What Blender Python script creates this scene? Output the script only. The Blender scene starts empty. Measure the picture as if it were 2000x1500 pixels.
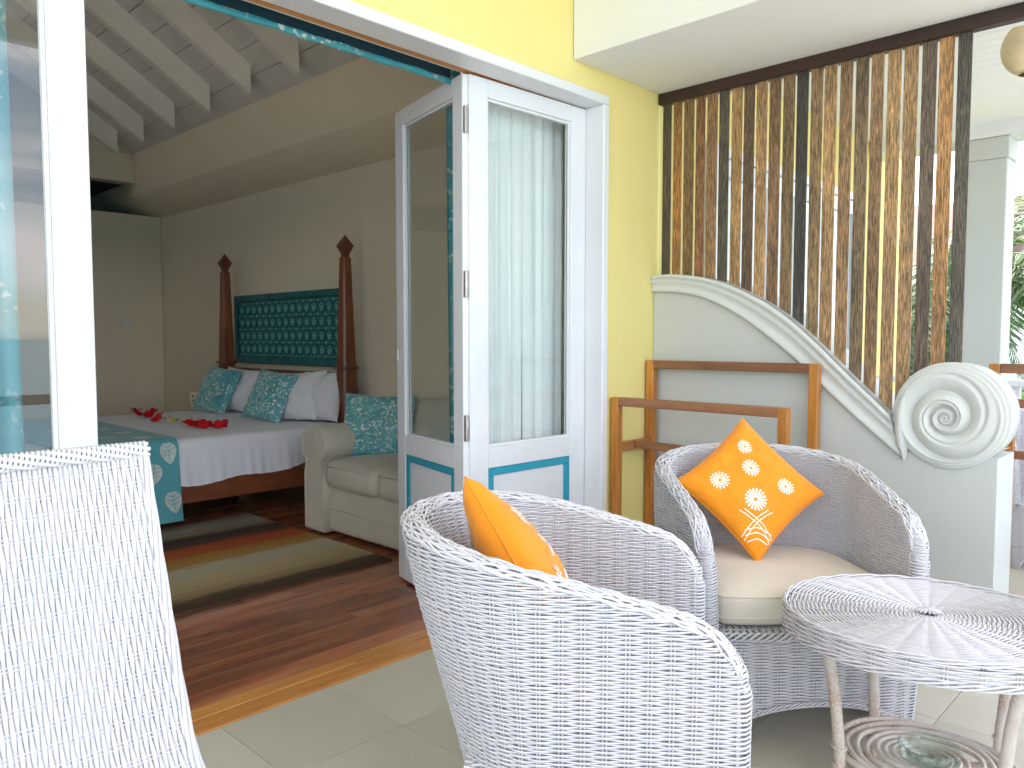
import bpy, bmesh, math, random
import numpy as np
from mathutils import Vector, Matrix, noise as mnoise

random.seed(7)
RNG = np.random.default_rng(7)
R = math.radians
PI = math.pi
scene = bpy.context.scene
COL = scene.collection

# ------------------------------------------------------------------ camera
CAM = np.array([0.0, -2.2945, 1.2133])
YAW, PITCH = R(46.2), R(3.38)
cam = bpy.data.cameras.new("camera")
cam.lens = 36 * 1522 / 2000
cam.sensor_width = 36
cam.clip_start = 0.05
cam.clip_end = 6000
camo = bpy.data.objects.new("camera", cam)
camo.location = CAM
camo.rotation_euler = (R(90) - PITCH, 0, -YAW)
COL.objects.link(camo)
scene.camera = camo

# ------------------------------------------------------------------ sky and sun
SUN_EL, SUN_AZ = R(58), R(25)          # the sun stands behind the house, so the veranda lies in open shade
world = bpy.data.worlds.new("World")
scene.world = world
world.use_nodes = True
wn, wl = world.node_tree.nodes, world.node_tree.links
wn.clear()
wout = wn.new('ShaderNodeOutputWorld')
wbg = wn.new('ShaderNodeBackground')
sky = wn.new('ShaderNodeTexSky')
sky.sky_type = 'NISHITA'
sky.sun_disc = False
sky.sun_elevation = SUN_EL
sky.sun_rotation = SUN_AZ
sky.air_density = 1.2
sky.dust_density = 1.0
wtc = wn.new('ShaderNodeTexCoord')
wmap = wn.new('ShaderNodeMapping')
wmap.inputs['Scale'].default_value = (1.0, 1.0, 4.5)
wmap.inputs['Location'].default_value = (.35, .2, .55)
wnoise = wn.new('ShaderNodeTexNoise')
wnoise.inputs['Scale'].default_value = 2.3
wnoise.inputs['Detail'].default_value = 7
wnoise.inputs['Roughness'].default_value = 0.55
wramp = wn.new('ShaderNodeValToRGB')
wramp.color_ramp.elements[0].position = 0.42
wramp.color_ramp.elements[1].position = 0.62
wramp.color_ramp.elements[0].color = (0.06, 0.06, 0.06, 1)
wmix = wn.new('ShaderNodeMixRGB')
wmix.inputs['Color2'].default_value = (9.8, 9.3, 9.7, 1)     # thin bright cloud, all round
wl.new(wtc.outputs['Generated'], wmap.inputs['Vector'])
wl.new(wmap.outputs['Vector'], wnoise.inputs['Vector'])
wl.new(wnoise.outputs['Fac'], wramp.inputs['Fac'])
wl.new(wramp.outputs['Color'], wmix.inputs['Fac'])
wl.new(sky.outputs['Color'], wmix.inputs['Color1'])
wl.new(wmix.outputs['Color'], wbg.inputs['Color'])
wbg.inputs['Strength'].default_value = 0.12
wl.new(wbg.outputs['Background'], wout.inputs['Surface'])

sun = bpy.data.lights.new("sun", 'SUN')
sun.energy = 3.8
sun.angle = R(4)
sun.color = (1.0, 0.95, 0.88)
suno = bpy.data.objects.new("sun", sun)
# direction TO the sun: azimuth measured from +y towards +x
sd = Vector((math.sin(SUN_AZ) * math.cos(SUN_EL), math.cos(SUN_AZ) * math.cos(SUN_EL), math.sin(SUN_EL)))
suno.rotation_euler = sd.to_track_quat('Z', 'Y').to_euler()
suno.location = (0, 0, 30)
COL.objects.link(suno)

scene.view_settings.view_transform = 'Standard'
scene.view_settings.look = 'None'
scene.view_settings.gamma = 1.0
scene.view_settings.use_curve_mapping = False
scene.view_settings.exposure = 2.38
scene.render.engine = 'CYCLES'
cy = scene.cycles
cy.use_denoising = True
try:
    cy.denoiser = 'OPENIMAGEDENOISE'
    cy.denoising_input_passes = 'RGB_ALBEDO_NORMAL'
except Exception:
    pass
cy.max_bounces = 9
cy.diffuse_bounces = 6
cy.glossy_bounces = 4
cy.transmission_bounces = 8
cy.transparent_max_bounces = 12
cy.sample_clamp_indirect = 8
cy.caustics_reflective = False
cy.caustics_refractive = False

# ------------------------------------------------------------------ helpers
ROOT = {}          # root name -> location its parts must be shifted by


def thing(name, label, cat, loc=(0, 0, 0), group=None, shift=True):
    o = bpy.data.objects.new(name, None)
    o.empty_display_size = 0.1
    COL.objects.link(o)
    o.location = loc
    o['label'] = label
    o['category'] = cat
    if group:
        o['group'] = group
    ROOT[o.name] = Vector(loc) if shift else Vector((0, 0, 0))
    return o


def tag(o, label, cat, group=None):
    o['label'] = label
    o['category'] = cat
    if group:
        o['group'] = group
    return o


def struct(o):
    o['kind'] = 'structure'
    return o


def link(name, me, mat, parent=None):
    o = bpy.data.objects.new(name, me)
    COL.objects.link(o)
    if mat is not None:
        if not me.materials:
            me.materials.append(mat)
    if parent is not None:
        o.parent = parent
        if parent.name in ROOT:
            o.location = -ROOT[parent.name]
    return o


def np_mesh(name, V, Fq, smooth=True):
    """V (n,3), Fq (m,4) quads as numpy arrays"""
    me = bpy.data.meshes.new(name)
    V = np.ascontiguousarray(V, dtype=np.float32)
    Fq = np.ascontiguousarray(Fq, dtype=np.int32)
    me.vertices.add(len(V))
    me.vertices.foreach_set('co', V.ravel())
    k = Fq.shape[1]
    me.loops.add(Fq.size)
    me.loops.foreach_set('vertex_index', Fq.ravel())
    me.polygons.add(len(Fq))
    me.polygons.foreach_set('loop_start', np.arange(0, Fq.size, k, dtype=np.int32))
    if smooth:
        me.polygons.foreach_set('use_smooth', np.ones(len(Fq), dtype=bool))
    me.update()
    me.validate()
    return me


class MB:
    """collects shapes into one mesh"""

    def __init__(self):
        self.v, self.f, self.s = [], [], []

    def add(self, V, Fs, smooth=False):
        n = len(self.v)
        self.v += [tuple(p) for p in V]
        self.f += [tuple(i + n for i in f) for f in Fs]
        self.s += [smooth] * len(Fs)
        return self

    def box(self, x0, x1, y0, y1, z0, z1, c=0.002, T=None):
        c = min(c, 0.45 * min(x1 - x0, y1 - y0, z1 - z0))
        V, Fs = chamfer_box(x0, x1, y0, y1, z0, z1, c)
        if T is not None:
            V = [T(*p) for p in V]
        return self.add(V, Fs)

    def tube(self, pts, r, n=8, closed=False, smooth=True):
        V, Fq = tube_np(np.asarray(pts, float), r, n, closed)
        self.add(V.tolist(), Fq.tolist(), smooth)
        if not closed:
            k = len(pts)
            m = len(self.v) - k * n
            self.f.append(tuple(m + i for i in range(n))[::-1])
            self.f.append(tuple(m + (k - 1) * n + i for i in range(n)))
            self.s += [False, False]
        return self

    def grid(self, P, smooth=True, flip=False, closed_u=False):
        """P: [rows][cols] of points"""
        a, b = len(P), len(P[0])
        V = [p for row in P for p in row]
        Fs = []
        for i in range(a - 1):
            for j in range(b if closed_u else b - 1):
                j2 = (j + 1) % b
                q = (i * b + j, i * b + j2, (i + 1) * b + j2, (i + 1) * b + j)
                Fs.append(q[::-1] if flip else q)
        return self.add(V, Fs, smooth)

    def lathe(self, prof, cx=0, cy=0, n=20, smooth=True):
        P = [[(cx + r * math.cos(2 * PI * j / n), cy + r * math.sin(2 * PI * j / n), z) for j in range(n)] for r, z in prof]
        return self.grid(P, smooth, False, True)

    def prism(self, poly, axis, a, b, smooth=False):
        """extrude a 2-D polygon along an axis ('x','y','z') from a to b"""
        n = len(poly)
        def mk(p, t):
            return {'x': (t, p[0], p[1]), 'y': (p[0], t, p[1]), 'z': (p[0], p[1], t)}[axis]
        V = [mk(p, a) for p in poly] + [mk(p, b) for p in poly]
        Fs = [tuple(range(n))[::-1], tuple(range(n, 2 * n))] + [(i, (i + 1) % n, n + (i + 1) % n, n + i) for i in range(n)]
        return self.add(V, Fs, smooth)

    def build(self, name, mat, parent=None, fix=True):
        me = bpy.data.meshes.new(name)
        me.from_pydata(self.v, [], self.f)
        me.polygons.foreach_set('use_smooth', self.s)
        me.update()
        if fix:
            bm = bmesh.new()
            bm.from_mesh(me)
            bmesh.ops.recalc_face_normals(bm, faces=bm.faces)
            bm.to_mesh(me)
            bm.free()
        return link(name, me, mat, parent)


def chamfer_box(x0, x1, y0, y1, z0, z1, c):
    X, Y, Z = (x0, x1), (y0, y1), (z0, z1)
    V, idx = [], {}
    for i in (0, 1):
        for j in (0, 1):
            for k in (0, 1):
                sx, sy, sz = (1, -1)[i], (1, -1)[j], (1, -1)[k]
                for a in range(3):
                    p = [X[i] + sx * c, Y[j] + sy * c, Z[k] + sz * c]
                    p[a] = (X[i], Y[j], Z[k])[a]
                    idx[(i, j, k, a)] = len(V)
                    V.append(tuple(p))
    Fs = []
    for a in range(3):
        b, d = [q for q in range(3) if q != a]
        for s in (0, 1):
            loop = []
            for (u, v) in ((0, 0), (1, 0), (1, 1), (0, 1)):
                key = [0, 0, 0]
                key[a], key[b], key[d] = s, u, v
                loop.append(idx[(*key, a)])
            flip = (s == 0) ^ (a == 1)
            Fs.append(tuple(loop[::-1] if flip else loop))
    for a in range(3):
        b, d = [q for q in range(3) if q != a]
        for u in (0, 1):
            for v in (0, 1):
                k0, k1 = [0, 0, 0], [0, 0, 0]
                k0[a], k1[a] = 0, 1
                k0[b] = k1[b] = u
                k0[d] = k1[d] = v
                Fs.append((idx[(*k0, b)], idx[(*k1, b)], idx[(*k1, d)], idx[(*k0, d)]))
    for i in (0, 1):
        for j in (0, 1):
            for k in (0, 1):
                Fs.append((idx[(i, j, k, 0)], idx[(i, j, k, 1)], idx[(i, j, k, 2)]))
    return V, Fs


def tube_np(P, r, n=6, closed=False, ref=None):
    """tube round a polyline; r scalar or per point"""
    k = len(P)
    if closed:
        T = np.roll(P, -1, 0) - np.roll(P, 1, 0)
    else:
        T = np.gradient(P, axis=0)
    T /= np.linalg.norm(T, axis=1, keepdims=True) + 1e-12
    if ref is None:
        d = np.abs(T).mean(0)
        ref = np.eye(3)[int(np.argmin(d))]
    A = np.cross(T, ref)
    A /= np.linalg.norm(A, axis=1, keepdims=True) + 1e-12
    B = np.cross(T, A)
    r = np.broadcast_to(np.asarray(r, float), (k,))
    ang = 2 * PI * (np.arange(n) + .5) / n
    V = (P[:, None, :] + r[:, None, None] * (np.cos(ang)[None, :, None] * A[:, None, :] + np.sin(ang)[None, :, None] * B[:, None, :])).reshape(-1, 3)
    rows = k if closed else k - 1
    i = np.arange(rows)[:, None]
    j = np.arange(n)[None, :]
    i2 = (i + 1) % k
    j2 = (j + 1) % n
    Fq = np.stack([i * n + j, i * n + j2, i2 * n + j2, i2 * n + j], -1).reshape(-1, 4)
    return V, Fq


class Strands:
    """many thin tubes in one mesh"""

    def __init__(self):
        self.V, self.F, self.n = [], [], 0

    def add(self, P, r, n=4, closed=False, ref=None):
        P = np.asarray(P, float)
        if len(P) < 3:
            return
        V, Fq = tube_np(P, r, n, closed, ref)
        self.V.append(V)
        self.F.append(Fq + self.n)
        self.n += len(V)

    def build(self, name, mat, parent, stuff=True):
        me = np_mesh(name, np.concatenate(self.V), np.concatenate(self.F))
        o = link(name, me, mat, parent)
        if stuff:
            o['kind'] = 'stuff'
        return o


def soft_box(cx, cy, cz, sx, sy, sz, r, puff=(0, 0, 0), n=12, wob=0.0, seed=0):
    """rounded, softly bulging box; returns verts, faces"""
    bm = bmesh.new()
    bmesh.ops.create_cube(bm, size=2)
    bmesh.ops.subdivide_edges(bm, edges=bm.edges[:], cuts=n, use_grid_fill=True)
    h = (sx / 2, sy / 2, sz / 2)
    for v in bm.verts:
        u = v.co.copy()
        # push grid lines towards the edges so the rounding is well resolved
        q = [math.copysign(abs(c) ** 0.75, c) * h[i] for i, c in enumerate(u)]
        inner = [max(-h[i] + r, min(h[i] - r, q[i])) for i in range(3)]
        d = Vector([q[i] - inner[i] for i in range(3)])
        if d.length > 1e-9:
            d = d.normalized() * r
        p = Vector(inner) + d
        for a in range(3):
            b, e = [t for t in range(3) if t != a]
            if abs(u[a]) > .999:
                p[a] += math.copysign(puff[a], u[a]) * max(0, 1 - (p[b] / h[b]) ** 2) * max(0, 1 - (p[e] / h[e]) ** 2)
        if wob:
            p += Vector(mnoise.noise_vector((p + Vector((seed, seed * 2, 0))) * 6)) * wob
        v.co = p + Vector((cx, cy, cz))
    V = [v.co[:] for v in bm.verts]
    bm.verts.index_update()
    Fs = [tuple(v.index for v in f.verts) for f in bm.faces]
    bm.free()
    return V, Fs


def copy_tree(o, parent=None):
    c = o.copy()
    COL.objects.link(c)
    c.parent = parent
    for ch in o.children:
        copy_tree(ch, c)
    return c


# ------------------------------------------------------------------ materials
def new_mat(name):
    m = bpy.data.materials.new(name)
    m.use_nodes = True
    nt = m.node_tree
    nt.nodes.clear()
    out = nt.nodes.new('ShaderNodeOutputMaterial')
    bs = nt.nodes.new('ShaderNodeBsdfPrincipled')
    nt.links.new(bs.outputs[0], out.inputs['Surface'])
    return m, nt, bs, out


def N(nt, t, **kw):
    n = nt.nodes.new(t)
    for k, v in kw.items():
        if hasattr(n, k):
            setattr(n, k, v)
        else:
            n.inputs[k.replace('_', ' ')].default_value = v
    return n


def coords(nt, scale=(1, 1, 1), kind='Object', rand=False):
    tc = N(nt, 'ShaderNodeTexCoord')
    mp = N(nt, 'ShaderNodeMapping')
    mp.inputs['Scale'].default_value = scale
    src = tc.outputs[kind]
    if rand:
        oi = N(nt, 'ShaderNodeObjectInfo')
        mul = N(nt, 'ShaderNodeVectorMath', operation='MULTIPLY_ADD')
        cmb = N(nt, 'ShaderNodeCombineXYZ')
        for i in range(3):
            nt.links.new(oi.outputs['Random'], cmb.inputs[i])
        nt.links.new(cmb.outputs[0], mul.inputs[0])
        mul.inputs[1].default_value = (37.0, 53.0, 71.0)
        nt.links.new(src, mul.inputs[2])
        src = mul.outputs[0]
    nt.links.new(src, mp.inputs['Vector'])
    return mp.outputs[0]


def ramp(nt, fac, stops, interp='LINEAR'):
    r = N(nt, 'ShaderNodeValToRGB')
    cr = r.color_ramp
    cr.interpolation = interp
    while len(cr.elements) < len(stops):
        cr.elements.new(0.5)
    for e, (p, c) in zip(cr.elements, stops):
        e.position = p
        e.color = (*c, 1) if len(c) == 3 else c
    nt.links.new(fac, r.inputs['Fac'])
    return r.outputs['Color']


def noise_fac(nt, vec, scale, detail=4, rough=.5, dist=0.0):
    n = N(nt, 'ShaderNodeTexNoise')
    n.inputs['Scale'].default_value = scale
    n.inputs['Detail'].default_value = detail
    n.inputs['Roughness'].default_value = rough
    n.inputs['Distortion'].default_value = dist
    nt.links.new(vec, n.inputs['Vector'])
    return n.outputs['Fac']


def mixc(nt, fac, a, b, mode='MIX'):
    m = N(nt, 'ShaderNodeMixRGB', blend_type=mode)
    for s, v in ((0, fac), (1, a), (2, b)):
        if hasattr(v, 'is_linked') or isinstance(v, bpy.types.NodeSocket):
            nt.links.new(v, m.inputs[s])
        elif isinstance(v, (int, float)):
            m.inputs[s].default_value = v
        else:
            m.inputs[s].default_value = (*v, 1)
    return m.outputs[0]


def bump(nt, bs, height, strength=.2, dist=.01):
    b = N(nt, 'ShaderNodeBump')
    b.inputs['Strength'].default_value = strength
    b.inputs['Distance'].default_value = dist
    nt.links.new(height, b.inputs['Height'])
    nt.links.new(b.outputs[0], bs.inputs['Normal'])


def plain(name, col, rough=.6, var=.06, scale=3.0, bump_s=0.0, bump_scale=60, spec=.5, metal=0.0, rand=False, coat=0.0):
    """paint / plaster: even colour with faint mottling"""
    m, nt, bs, out = new_mat(name)
    v = coords(nt, rand=rand)
    f = noise_fac(nt, v, scale, 5, .6)
    lo = tuple(max(0, c * (1 - var)) for c in col)
    hi = tuple(min(1, c * (1 + var)) for c in col)
    nt.links.new(ramp(nt, f, [(.3, lo), (.7, hi)]), bs.inputs['Base Color'])
    bs.inputs['Roughness'].default_value = rough
    bs.inputs['Specular IOR Level'].default_value = spec
    bs.inputs['Metallic'].default_value = metal
    if coat:
        bs.inputs['Coat Weight'].default_value = coat
    if bump_s:
        bump(nt, bs, noise_fac(nt, v, bump_scale, 4, .6), bump_s, .004)
    return m


def wood(name, cols, axis=0, scale=14, stretch=.06, rough=.4, coat=0.0, bump_s=.15, rand=True, tone=.35):
    """cols: dark, mid, light"""
    m, nt, bs, out = new_mat(name)
    sc = [1, 1, 1]
    sc[axis] = stretch
    v = coords(nt, tuple(sc), rand=rand)
    f1 = noise_fac(nt, v, scale, 6, .65, .6)
    f2 = noise_fac(nt, v, scale * 6, 4, .7)
    base = ramp(nt, f1, [(.28, cols[0]), (.5, cols[1]), (.74, cols[2])])
    fine = ramp(nt, f2, [(.3, (.72, .72, .72)), (.65, (1.05, 1.05, 1.05))])
    c = mixc(nt, .8, base, fine, 'MULTIPLY')
    if rand:
        oi = N(nt, 'ShaderNodeObjectInfo')
        tn = ramp(nt, oi.outputs['Random'], [(0, (1 - tone,) * 3), (.5, (1, .97, .94)), (1, (1 + tone, 1 + tone * .8, 1 + tone * .6))])
        c = mixc(nt, 1.0, c, tn, 'MULTIPLY')
    nt.links.new(c, bs.inputs['Base Color'])
    bs.inputs['Roughness'].default_value = rough
    if coat:
        bs.inputs['Coat Weight'].default_value = coat
        bs.inputs['Coat Roughness'].default_value = .12
    bump(nt, bs, f2, bump_s, .002)
    return m


def floral(name, base, light, petal, scale=16, dens=.5, kind='Object', rough=.45, sheen=.3, translucent=0.0):
    """woven fabric with scattered pale blossom sprays"""
    m, nt, bs, out = new_mat(name)
    v = coords(nt, kind=kind)
    cl = noise_fac(nt, v, scale * .32, 3, .6, .8)
    vo = N(nt, 'ShaderNodeTexVoronoi')
    vo.inputs['Scale'].default_value = scale * 4.2
    wob = N(nt, 'ShaderNodeTexNoise')
    wob.inputs['Scale'].default_value = scale * 2
    nt.links.new(v, wob.inputs['Vector'])
    add = N(nt, 'ShaderNodeVectorMath', operation='MULTIPLY_ADD')
    nt.links.new(wob.outputs['Color'], add.inputs[0])
    add.inputs[1].default_value = (.075, .075, .075)
    nt.links.new(v, add.inputs[2])
    nt.links.new(add.outputs[0], vo.inputs['Vector'])
    blos = ramp(nt, vo.outputs['Distance'], [(.26, (1, 1, 1)), (.46, (0, 0, 0))])
    mask = ramp(nt, cl, [(dens - .03, (0, 0, 0)), (dens + .05, (1, 1, 1))])
    fac = mixc(nt, 1.0, blos, mask, 'MULTIPLY')
    ground = ramp(nt, noise_fac(nt, v, scale * .5, 4, .6), [(.35, base), (.68, light)])
    col = mixc(nt, fac, ground, petal)
    nt.links.new(col, bs.inputs['Base Color'])
    bs.inputs['Roughness'].default_value = rough
    bs.inputs['Sheen Weight'].default_value = sheen
    bump(nt, bs, noise_fac(nt, v, 22, 3, .5), .25, .01)
    if translucent:
        tr = N(nt, 'ShaderNodeBsdfTranslucent')
        nt.links.new(col, tr.inputs['Color'])
        mx = N(nt, 'ShaderNodeMixShader')
        mx.inputs[0].default_value = translucent
        nt.links.new(bs.outputs[0], mx.inputs[1])
        nt.links.new(tr.outputs[0], mx.inputs[2])
        nt.links.new(mx.outputs[0], out.inputs['Surface'])
    return m


def cloth(name, col, rough=.85, weave=600, strength=.15, var=.06, trans=0.0, clear=0.0):
    m, nt, bs, out = new_mat(name)
    v = coords(nt)
    f = noise_fac(nt, v, weave, 2, .5)
    g = noise_fac(nt, v, 7, 4, .6)
    c = ramp(nt, g, [(.3, tuple(x * (1 - var) for x in col)), (.7, tuple(min(1, x * (1 + var)) for x in col))])
    c2 = mixc(nt, .35, c, ramp(nt, f, [(.3, (.75, .75, .75)), (.7, (1.1, 1.1, 1.1))]), 'MULTIPLY')
    nt.links.new(c2, bs.inputs['Base Color'])
    bs.inputs['Roughness'].default_value = rough
    bs.inputs['Sheen Weight'].default_value = .2
    bs.inputs['Specular IOR Level'].default_value = .2
    bump(nt, bs, f, strength, .002)
    last = bs.outputs[0]
    if trans:
        tr = N(nt, 'ShaderNodeBsdfTranslucent')
        nt.links.new(c2, tr.inputs['Color'])
        mx = N(nt, 'ShaderNodeMixShader')
        mx.inputs[0].default_value = trans
        nt.links.new(last, mx.inputs[1])
        nt.links.new(tr.outputs[0], mx.inputs[2])
        last = mx.outputs[0]
    if clear:
        tp = N(nt, 'ShaderNodeBsdfTransparent')
        mx = N(nt, 'ShaderNodeMixShader')
        mx.inputs[0].default_value = clear
        nt.links.new(last, mx.inputs[1])
        nt.links.new(tp.outputs[0], mx.inputs[2])
        last = mx.outputs[0]
    nt.links.new(last, out.inputs['Surface'])
    return m


def glass_mat(name, f0=.05, tint=(.97, .985, .98)):
    """thin clear pane: transparent, with a mirror part that grows towards grazing view (Schlick)"""
    m, nt, bs, out = new_mat(name)
    nt.nodes.remove(bs)
    ge = N(nt, 'ShaderNodeNewGeometry')
    dt = N(nt, 'ShaderNodeVectorMath', operation='DOT_PRODUCT')
    nt.links.new(ge.outputs['Normal'], dt.inputs[0])
    nt.links.new(ge.outputs['Incoming'], dt.inputs[1])
    ab = N(nt, 'ShaderNodeMath', operation='ABSOLUTE')
    nt.links.new(dt.outputs['Value'], ab.inputs[0])
    om = N(nt, 'ShaderNodeMath', operation='SUBTRACT')
    om.inputs[0].default_value = 1.0
    nt.links.new(ab.outputs[0], om.inputs[1])
    pw = N(nt, 'ShaderNodeMath', operation='POWER')
    nt.links.new(om.outputs[0], pw.inputs[0])
    pw.inputs[1].default_value = 5.0
    ma = N(nt, 'ShaderNodeMath', operation='MULTIPLY_ADD')
    nt.links.new(pw.outputs[0], ma.inputs[0])
    ma.inputs[1].default_value = 1 - f0
    ma.inputs[2].default_value = f0
    tp = N(nt, 'ShaderNodeBsdfTransparent')
    tp.inputs['Color'].default_value = (*tint, 1)
    gl = N(nt, 'ShaderNodeBsdfGlossy')
    gl.inputs['Roughness'].default_value = 0.0
    mx = N(nt, 'ShaderNodeMixShader')
    nt.links.new(ma.outputs[0], mx.inputs[0])
    nt.links.new(tp.outputs[0], mx.inputs[1])
    nt.links.new(gl.outputs[0], mx.inputs[2])
    nt.links.new(mx.outputs[0], out.inputs['Surface'])
    return m


M = {}
M['yellow'] = plain('yellow_plaster', (.76, .655, .26), .8, .035, 1.6, .12, 90, .25)
M['white'] = plain('white_gloss_paint', (.70, .715, .745), .35, .03, 2.5, .05, 40)
M['white_matt'] = plain('white_ceiling_paint', (.735, .75, .745), .8, .025, 1.2, .06, 60, .2)
M['sage'] = plain('pale_sage_plaster', (.505, .525, .505), .75, .03, 1.3, .12, 70, .25)
M['sage_trim'] = plain('pale_sage_moulding', (.575, .595, .575), .6, .03, 3, .06, 60, .3)
M['beige_wall'] = plain('beige_room_plaster', (.71, .63, .49), .85, .03, 1.0, .08, 60, .2)
M['grey_boards'] = plain('whitewashed_boards', (.64, .64, .61), .7, .07, 4, .1, 50, .3, rand=True)
M['rafter'] = plain('white_rafter_paint', (.78, .77, .72), .65, .05, 4, .08, 50, .3)
M['dark'] = plain('dark_loft', (.05, .05, .05), .9, .1)
M['grout'] = plain('grey_grout', (.25, .24, .19), .9, .15, 20)
M['teal_paint'] = plain('teal_gloss_paint', (.02, .30, .42), .35, .08, 8)
M['metal'] = plain('brushed_steel', (.62, .62, .6), .35, .15, 30, metal=.9)
M['dark_metal'] = plain('dark_metal', (.03, .03, .03), .4, .2, 10)
M['glass'] = glass_mat('door_glass')
M['frame_wood'] = wood('varnished_rack_wood', [(.26, .085, .014), (.50, .20, .035), (.66, .31, .07)], 2, 12, .07, .38, .25, .12, tone=.12)
M['frame_wood_h'] = wood('varnished_rail_wood', [(.13, .052, .026), (.25, .11, .05), (.40, .19, .09)], 1, 12, .07, .45, .1, .12, tone=.15)
M['frame_wood_x'] = wood('varnished_cross_wood', [(.22, .075, .02), (.42, .17, .045), (.55, .26, .08)], 0, 12, .07, .4, .2, .12, tone=.12)
M['bed_wood'] = wood('red_brown_bed_wood', [(.07, .018, .008), (.17, .05, .02), (.28, .09, .035)], 2, 8, .12, .42, .2, .1, tone=.05)
M['bed_wood_x'] = wood('red_brown_rail_wood', [(.10, .028, .012), (.20, .06, .024), (.30, .10, .04)], 0, 8, .12, .4, .2, .1, tone=.05)
M['plank'] = wood('polished_floor_plank', [(.14, .045, .026), (.36, .115, .050), (.56, .24, .105)], 0, 6, .10, .24, .30, .10, tone=.30)
M['sill'] = wood('orange_threshold_wood', [(.28, .10, .018), (.58, .25, .06), (.72, .37, .11)], 0, 8, .09, .35, .25, .12, tone=.12)
M['beam_wood'] = wood('dark_red_beam_wood', [(.012, .004, .003), (.03, .011, .008), (.06, .024, .016)], 1, 10, .06, .5, .1, .2, tone=.05)

# wicker: white paint, thin and yellowed in places
def wicker_mat(name, base=(.62, .615, .645), worn=(.50, .39, .34), amt=.64):
    m, nt, bs, out = new_mat(name)
    v = coords(nt)
    f = noise_fac(nt, v, 4.0, 5, .65)
    g = noise_fac(nt, v, 150, 3, .7)
    c = ramp(nt, f, [(.35, base), (.75, tuple(.93 * x for x in base))])
    w = ramp(nt, g, [(amt, (0, 0, 0)), (amt + .12, (1, 1, 1))])
    h = ramp(nt, noise_fac(nt, v, 5.5, 4, .6), [(.45, (0, 0, 0)), (.65, (.8, .8, .8))])
    c = mixc(nt, mixc(nt, 1.0, w, h, 'MULTIPLY'), c, worn)
    nt.links.new(c, bs.inputs['Base Color'])
    bs.inputs['Roughness'].default_value = .5
    return m


M['wicker'] = wicker_mat('white_painted_wicker')
M['rattan'] = wicker_mat('worn_white_rattan', (.60, .55, .51), (.42, .25, .14), .42)

# terrazzo-like beige floor tile
def tile_mat():
    m, nt, bs, out = new_mat('beige_floor_tile')
    v = coords(nt, rand=True)
    f = noise_fac(nt, v, 2.5, 5, .6)
    g = noise_fac(nt, v, 260, 2, .6)
    c = ramp(nt, f, [(.3, (.50, .475, .385)), (.7, (.57, .545, .455))])
    sp = ramp(nt, g, [(.60, (1, 1, 1)), (.72, (.80, .79, .76))])
    c = mixc(nt, .8, c, sp, 'MULTIPLY')
    oi = N(nt, 'ShaderNodeObjectInfo')
    c = mixc(nt, 1.0, c, ramp(nt, oi.outputs['Random'], [(0, (.94, .94, .93)), (1, (1.04, 1.04, 1.03))]), 'MULTIPLY')
    nt.links.new(c, bs.inputs['Base Color'])
    nt.links.new(ramp(nt, f, [(.3, (.40, .40, .40)), (.7, (.55, .55, .55))]), bs.inputs['Roughness'])
    bump(nt, bs, g, .05, .002)
    return m


M['tile'] = tile_mat()

# fibrous palm timber; each slat brings its own tone in its object colour
def slat_mat():
    m, nt, bs, out = new_mat('palm_timber_slat')
    v = coords(nt, (1, 1, .06), rand=True)
    f = noise_fac(nt, v, 270, 3, .75, .4)
    g = noise_fac(nt, coords(nt, (1, 1, .25), rand=True), 9, 4, .6)
    oi = N(nt, 'ShaderNodeObjectInfo')
    streak = ramp(nt, f, [(.38, (.36, .33, .31)), (.50, (1, 1, 1)), (.66, (2.4, 2.1, 1.65))])
    blot = ramp(nt, g, [(.3, (.62, .62, .66)), (.7, (1.25, 1.22, 1.18))])
    c = mixc(nt, 1.0, oi.outputs['Color'], streak, 'MULTIPLY')
    c = mixc(nt, 1.0, c, blot, 'MULTIPLY')
    nt.links.new(c, bs.inputs['Base Color'])
    bs.inputs['Roughness'].default_value = .62
    bump(nt, bs, f, .35, .002)
    return m


M['slat'] = slat_mat()
M['teal_floral'] = floral('teal_blossom_fabric', (.05, .27, .31), (.15, .44, .47), (.68, .72, .64), 11, .44)
M['teal_curtain'] = floral('teal_curtain_fabric', (.025, .27, .33), (.06, .38, .44), (.58, .66, .60), 8, .48, translucent=.25)
M['lit_curtain'] = floral('lit_teal_curtain_fabric', (.16, .50, .58), (.26, .60, .66), (.80, .86, .84), 8, .48, translucent=.25)  # lit copy of the teal curtain: brightness and glass reflection put into the colour
M['teal_plain'] = cloth('teal_runner_fabric', (.10, .36, .41), .5, 300, .1, .1)
M['teal_band'] = cloth('deep_teal_runner_fabric', (.02, .20, .26), .45, 300, .1, .1)
M['shaded_pelmet'] = cloth('shaded_pelmet_cloth', (.003, .028, .045), .6, 300, .1, .1)  # shade under the lintel put into the cloth colour
M['motif'] = cloth('pale_leaf_print', (.52, .60, .55), .7, 120, .1, .25)
M['sheet'] = cloth('white_bed_linen', (.74, .75, .80), .8, 500, .06, .02)
M['pillow_white'] = cloth('white_pillowcase', (.70, .71, .74), .8, 400, .06, .02)
M['sofa'] = cloth('beige_sofa_fabric', (.56, .52, .42), .9, 330, .35, .05)
M['seat_pad'] = cloth('cream_seat_pad', (.66, .59, .49), .85, 300, .12, .05)
M['orange'] = cloth('orange_cotton', (.80, .27, .012), .75, 350, .12, .05)
M['print_white'] = cloth('cream_print', (.88, .80, .66), .8, 300, .05, .03)
M['sheer'] = cloth('sheer_white_curtain', (.90, .95, .955), .8, 200, .03, .01, trans=.12, clear=.0)
M['red_petal'] = plain('red_petal', (.62, .008, .012), .5, .3, 30, .1, 60)
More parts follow.
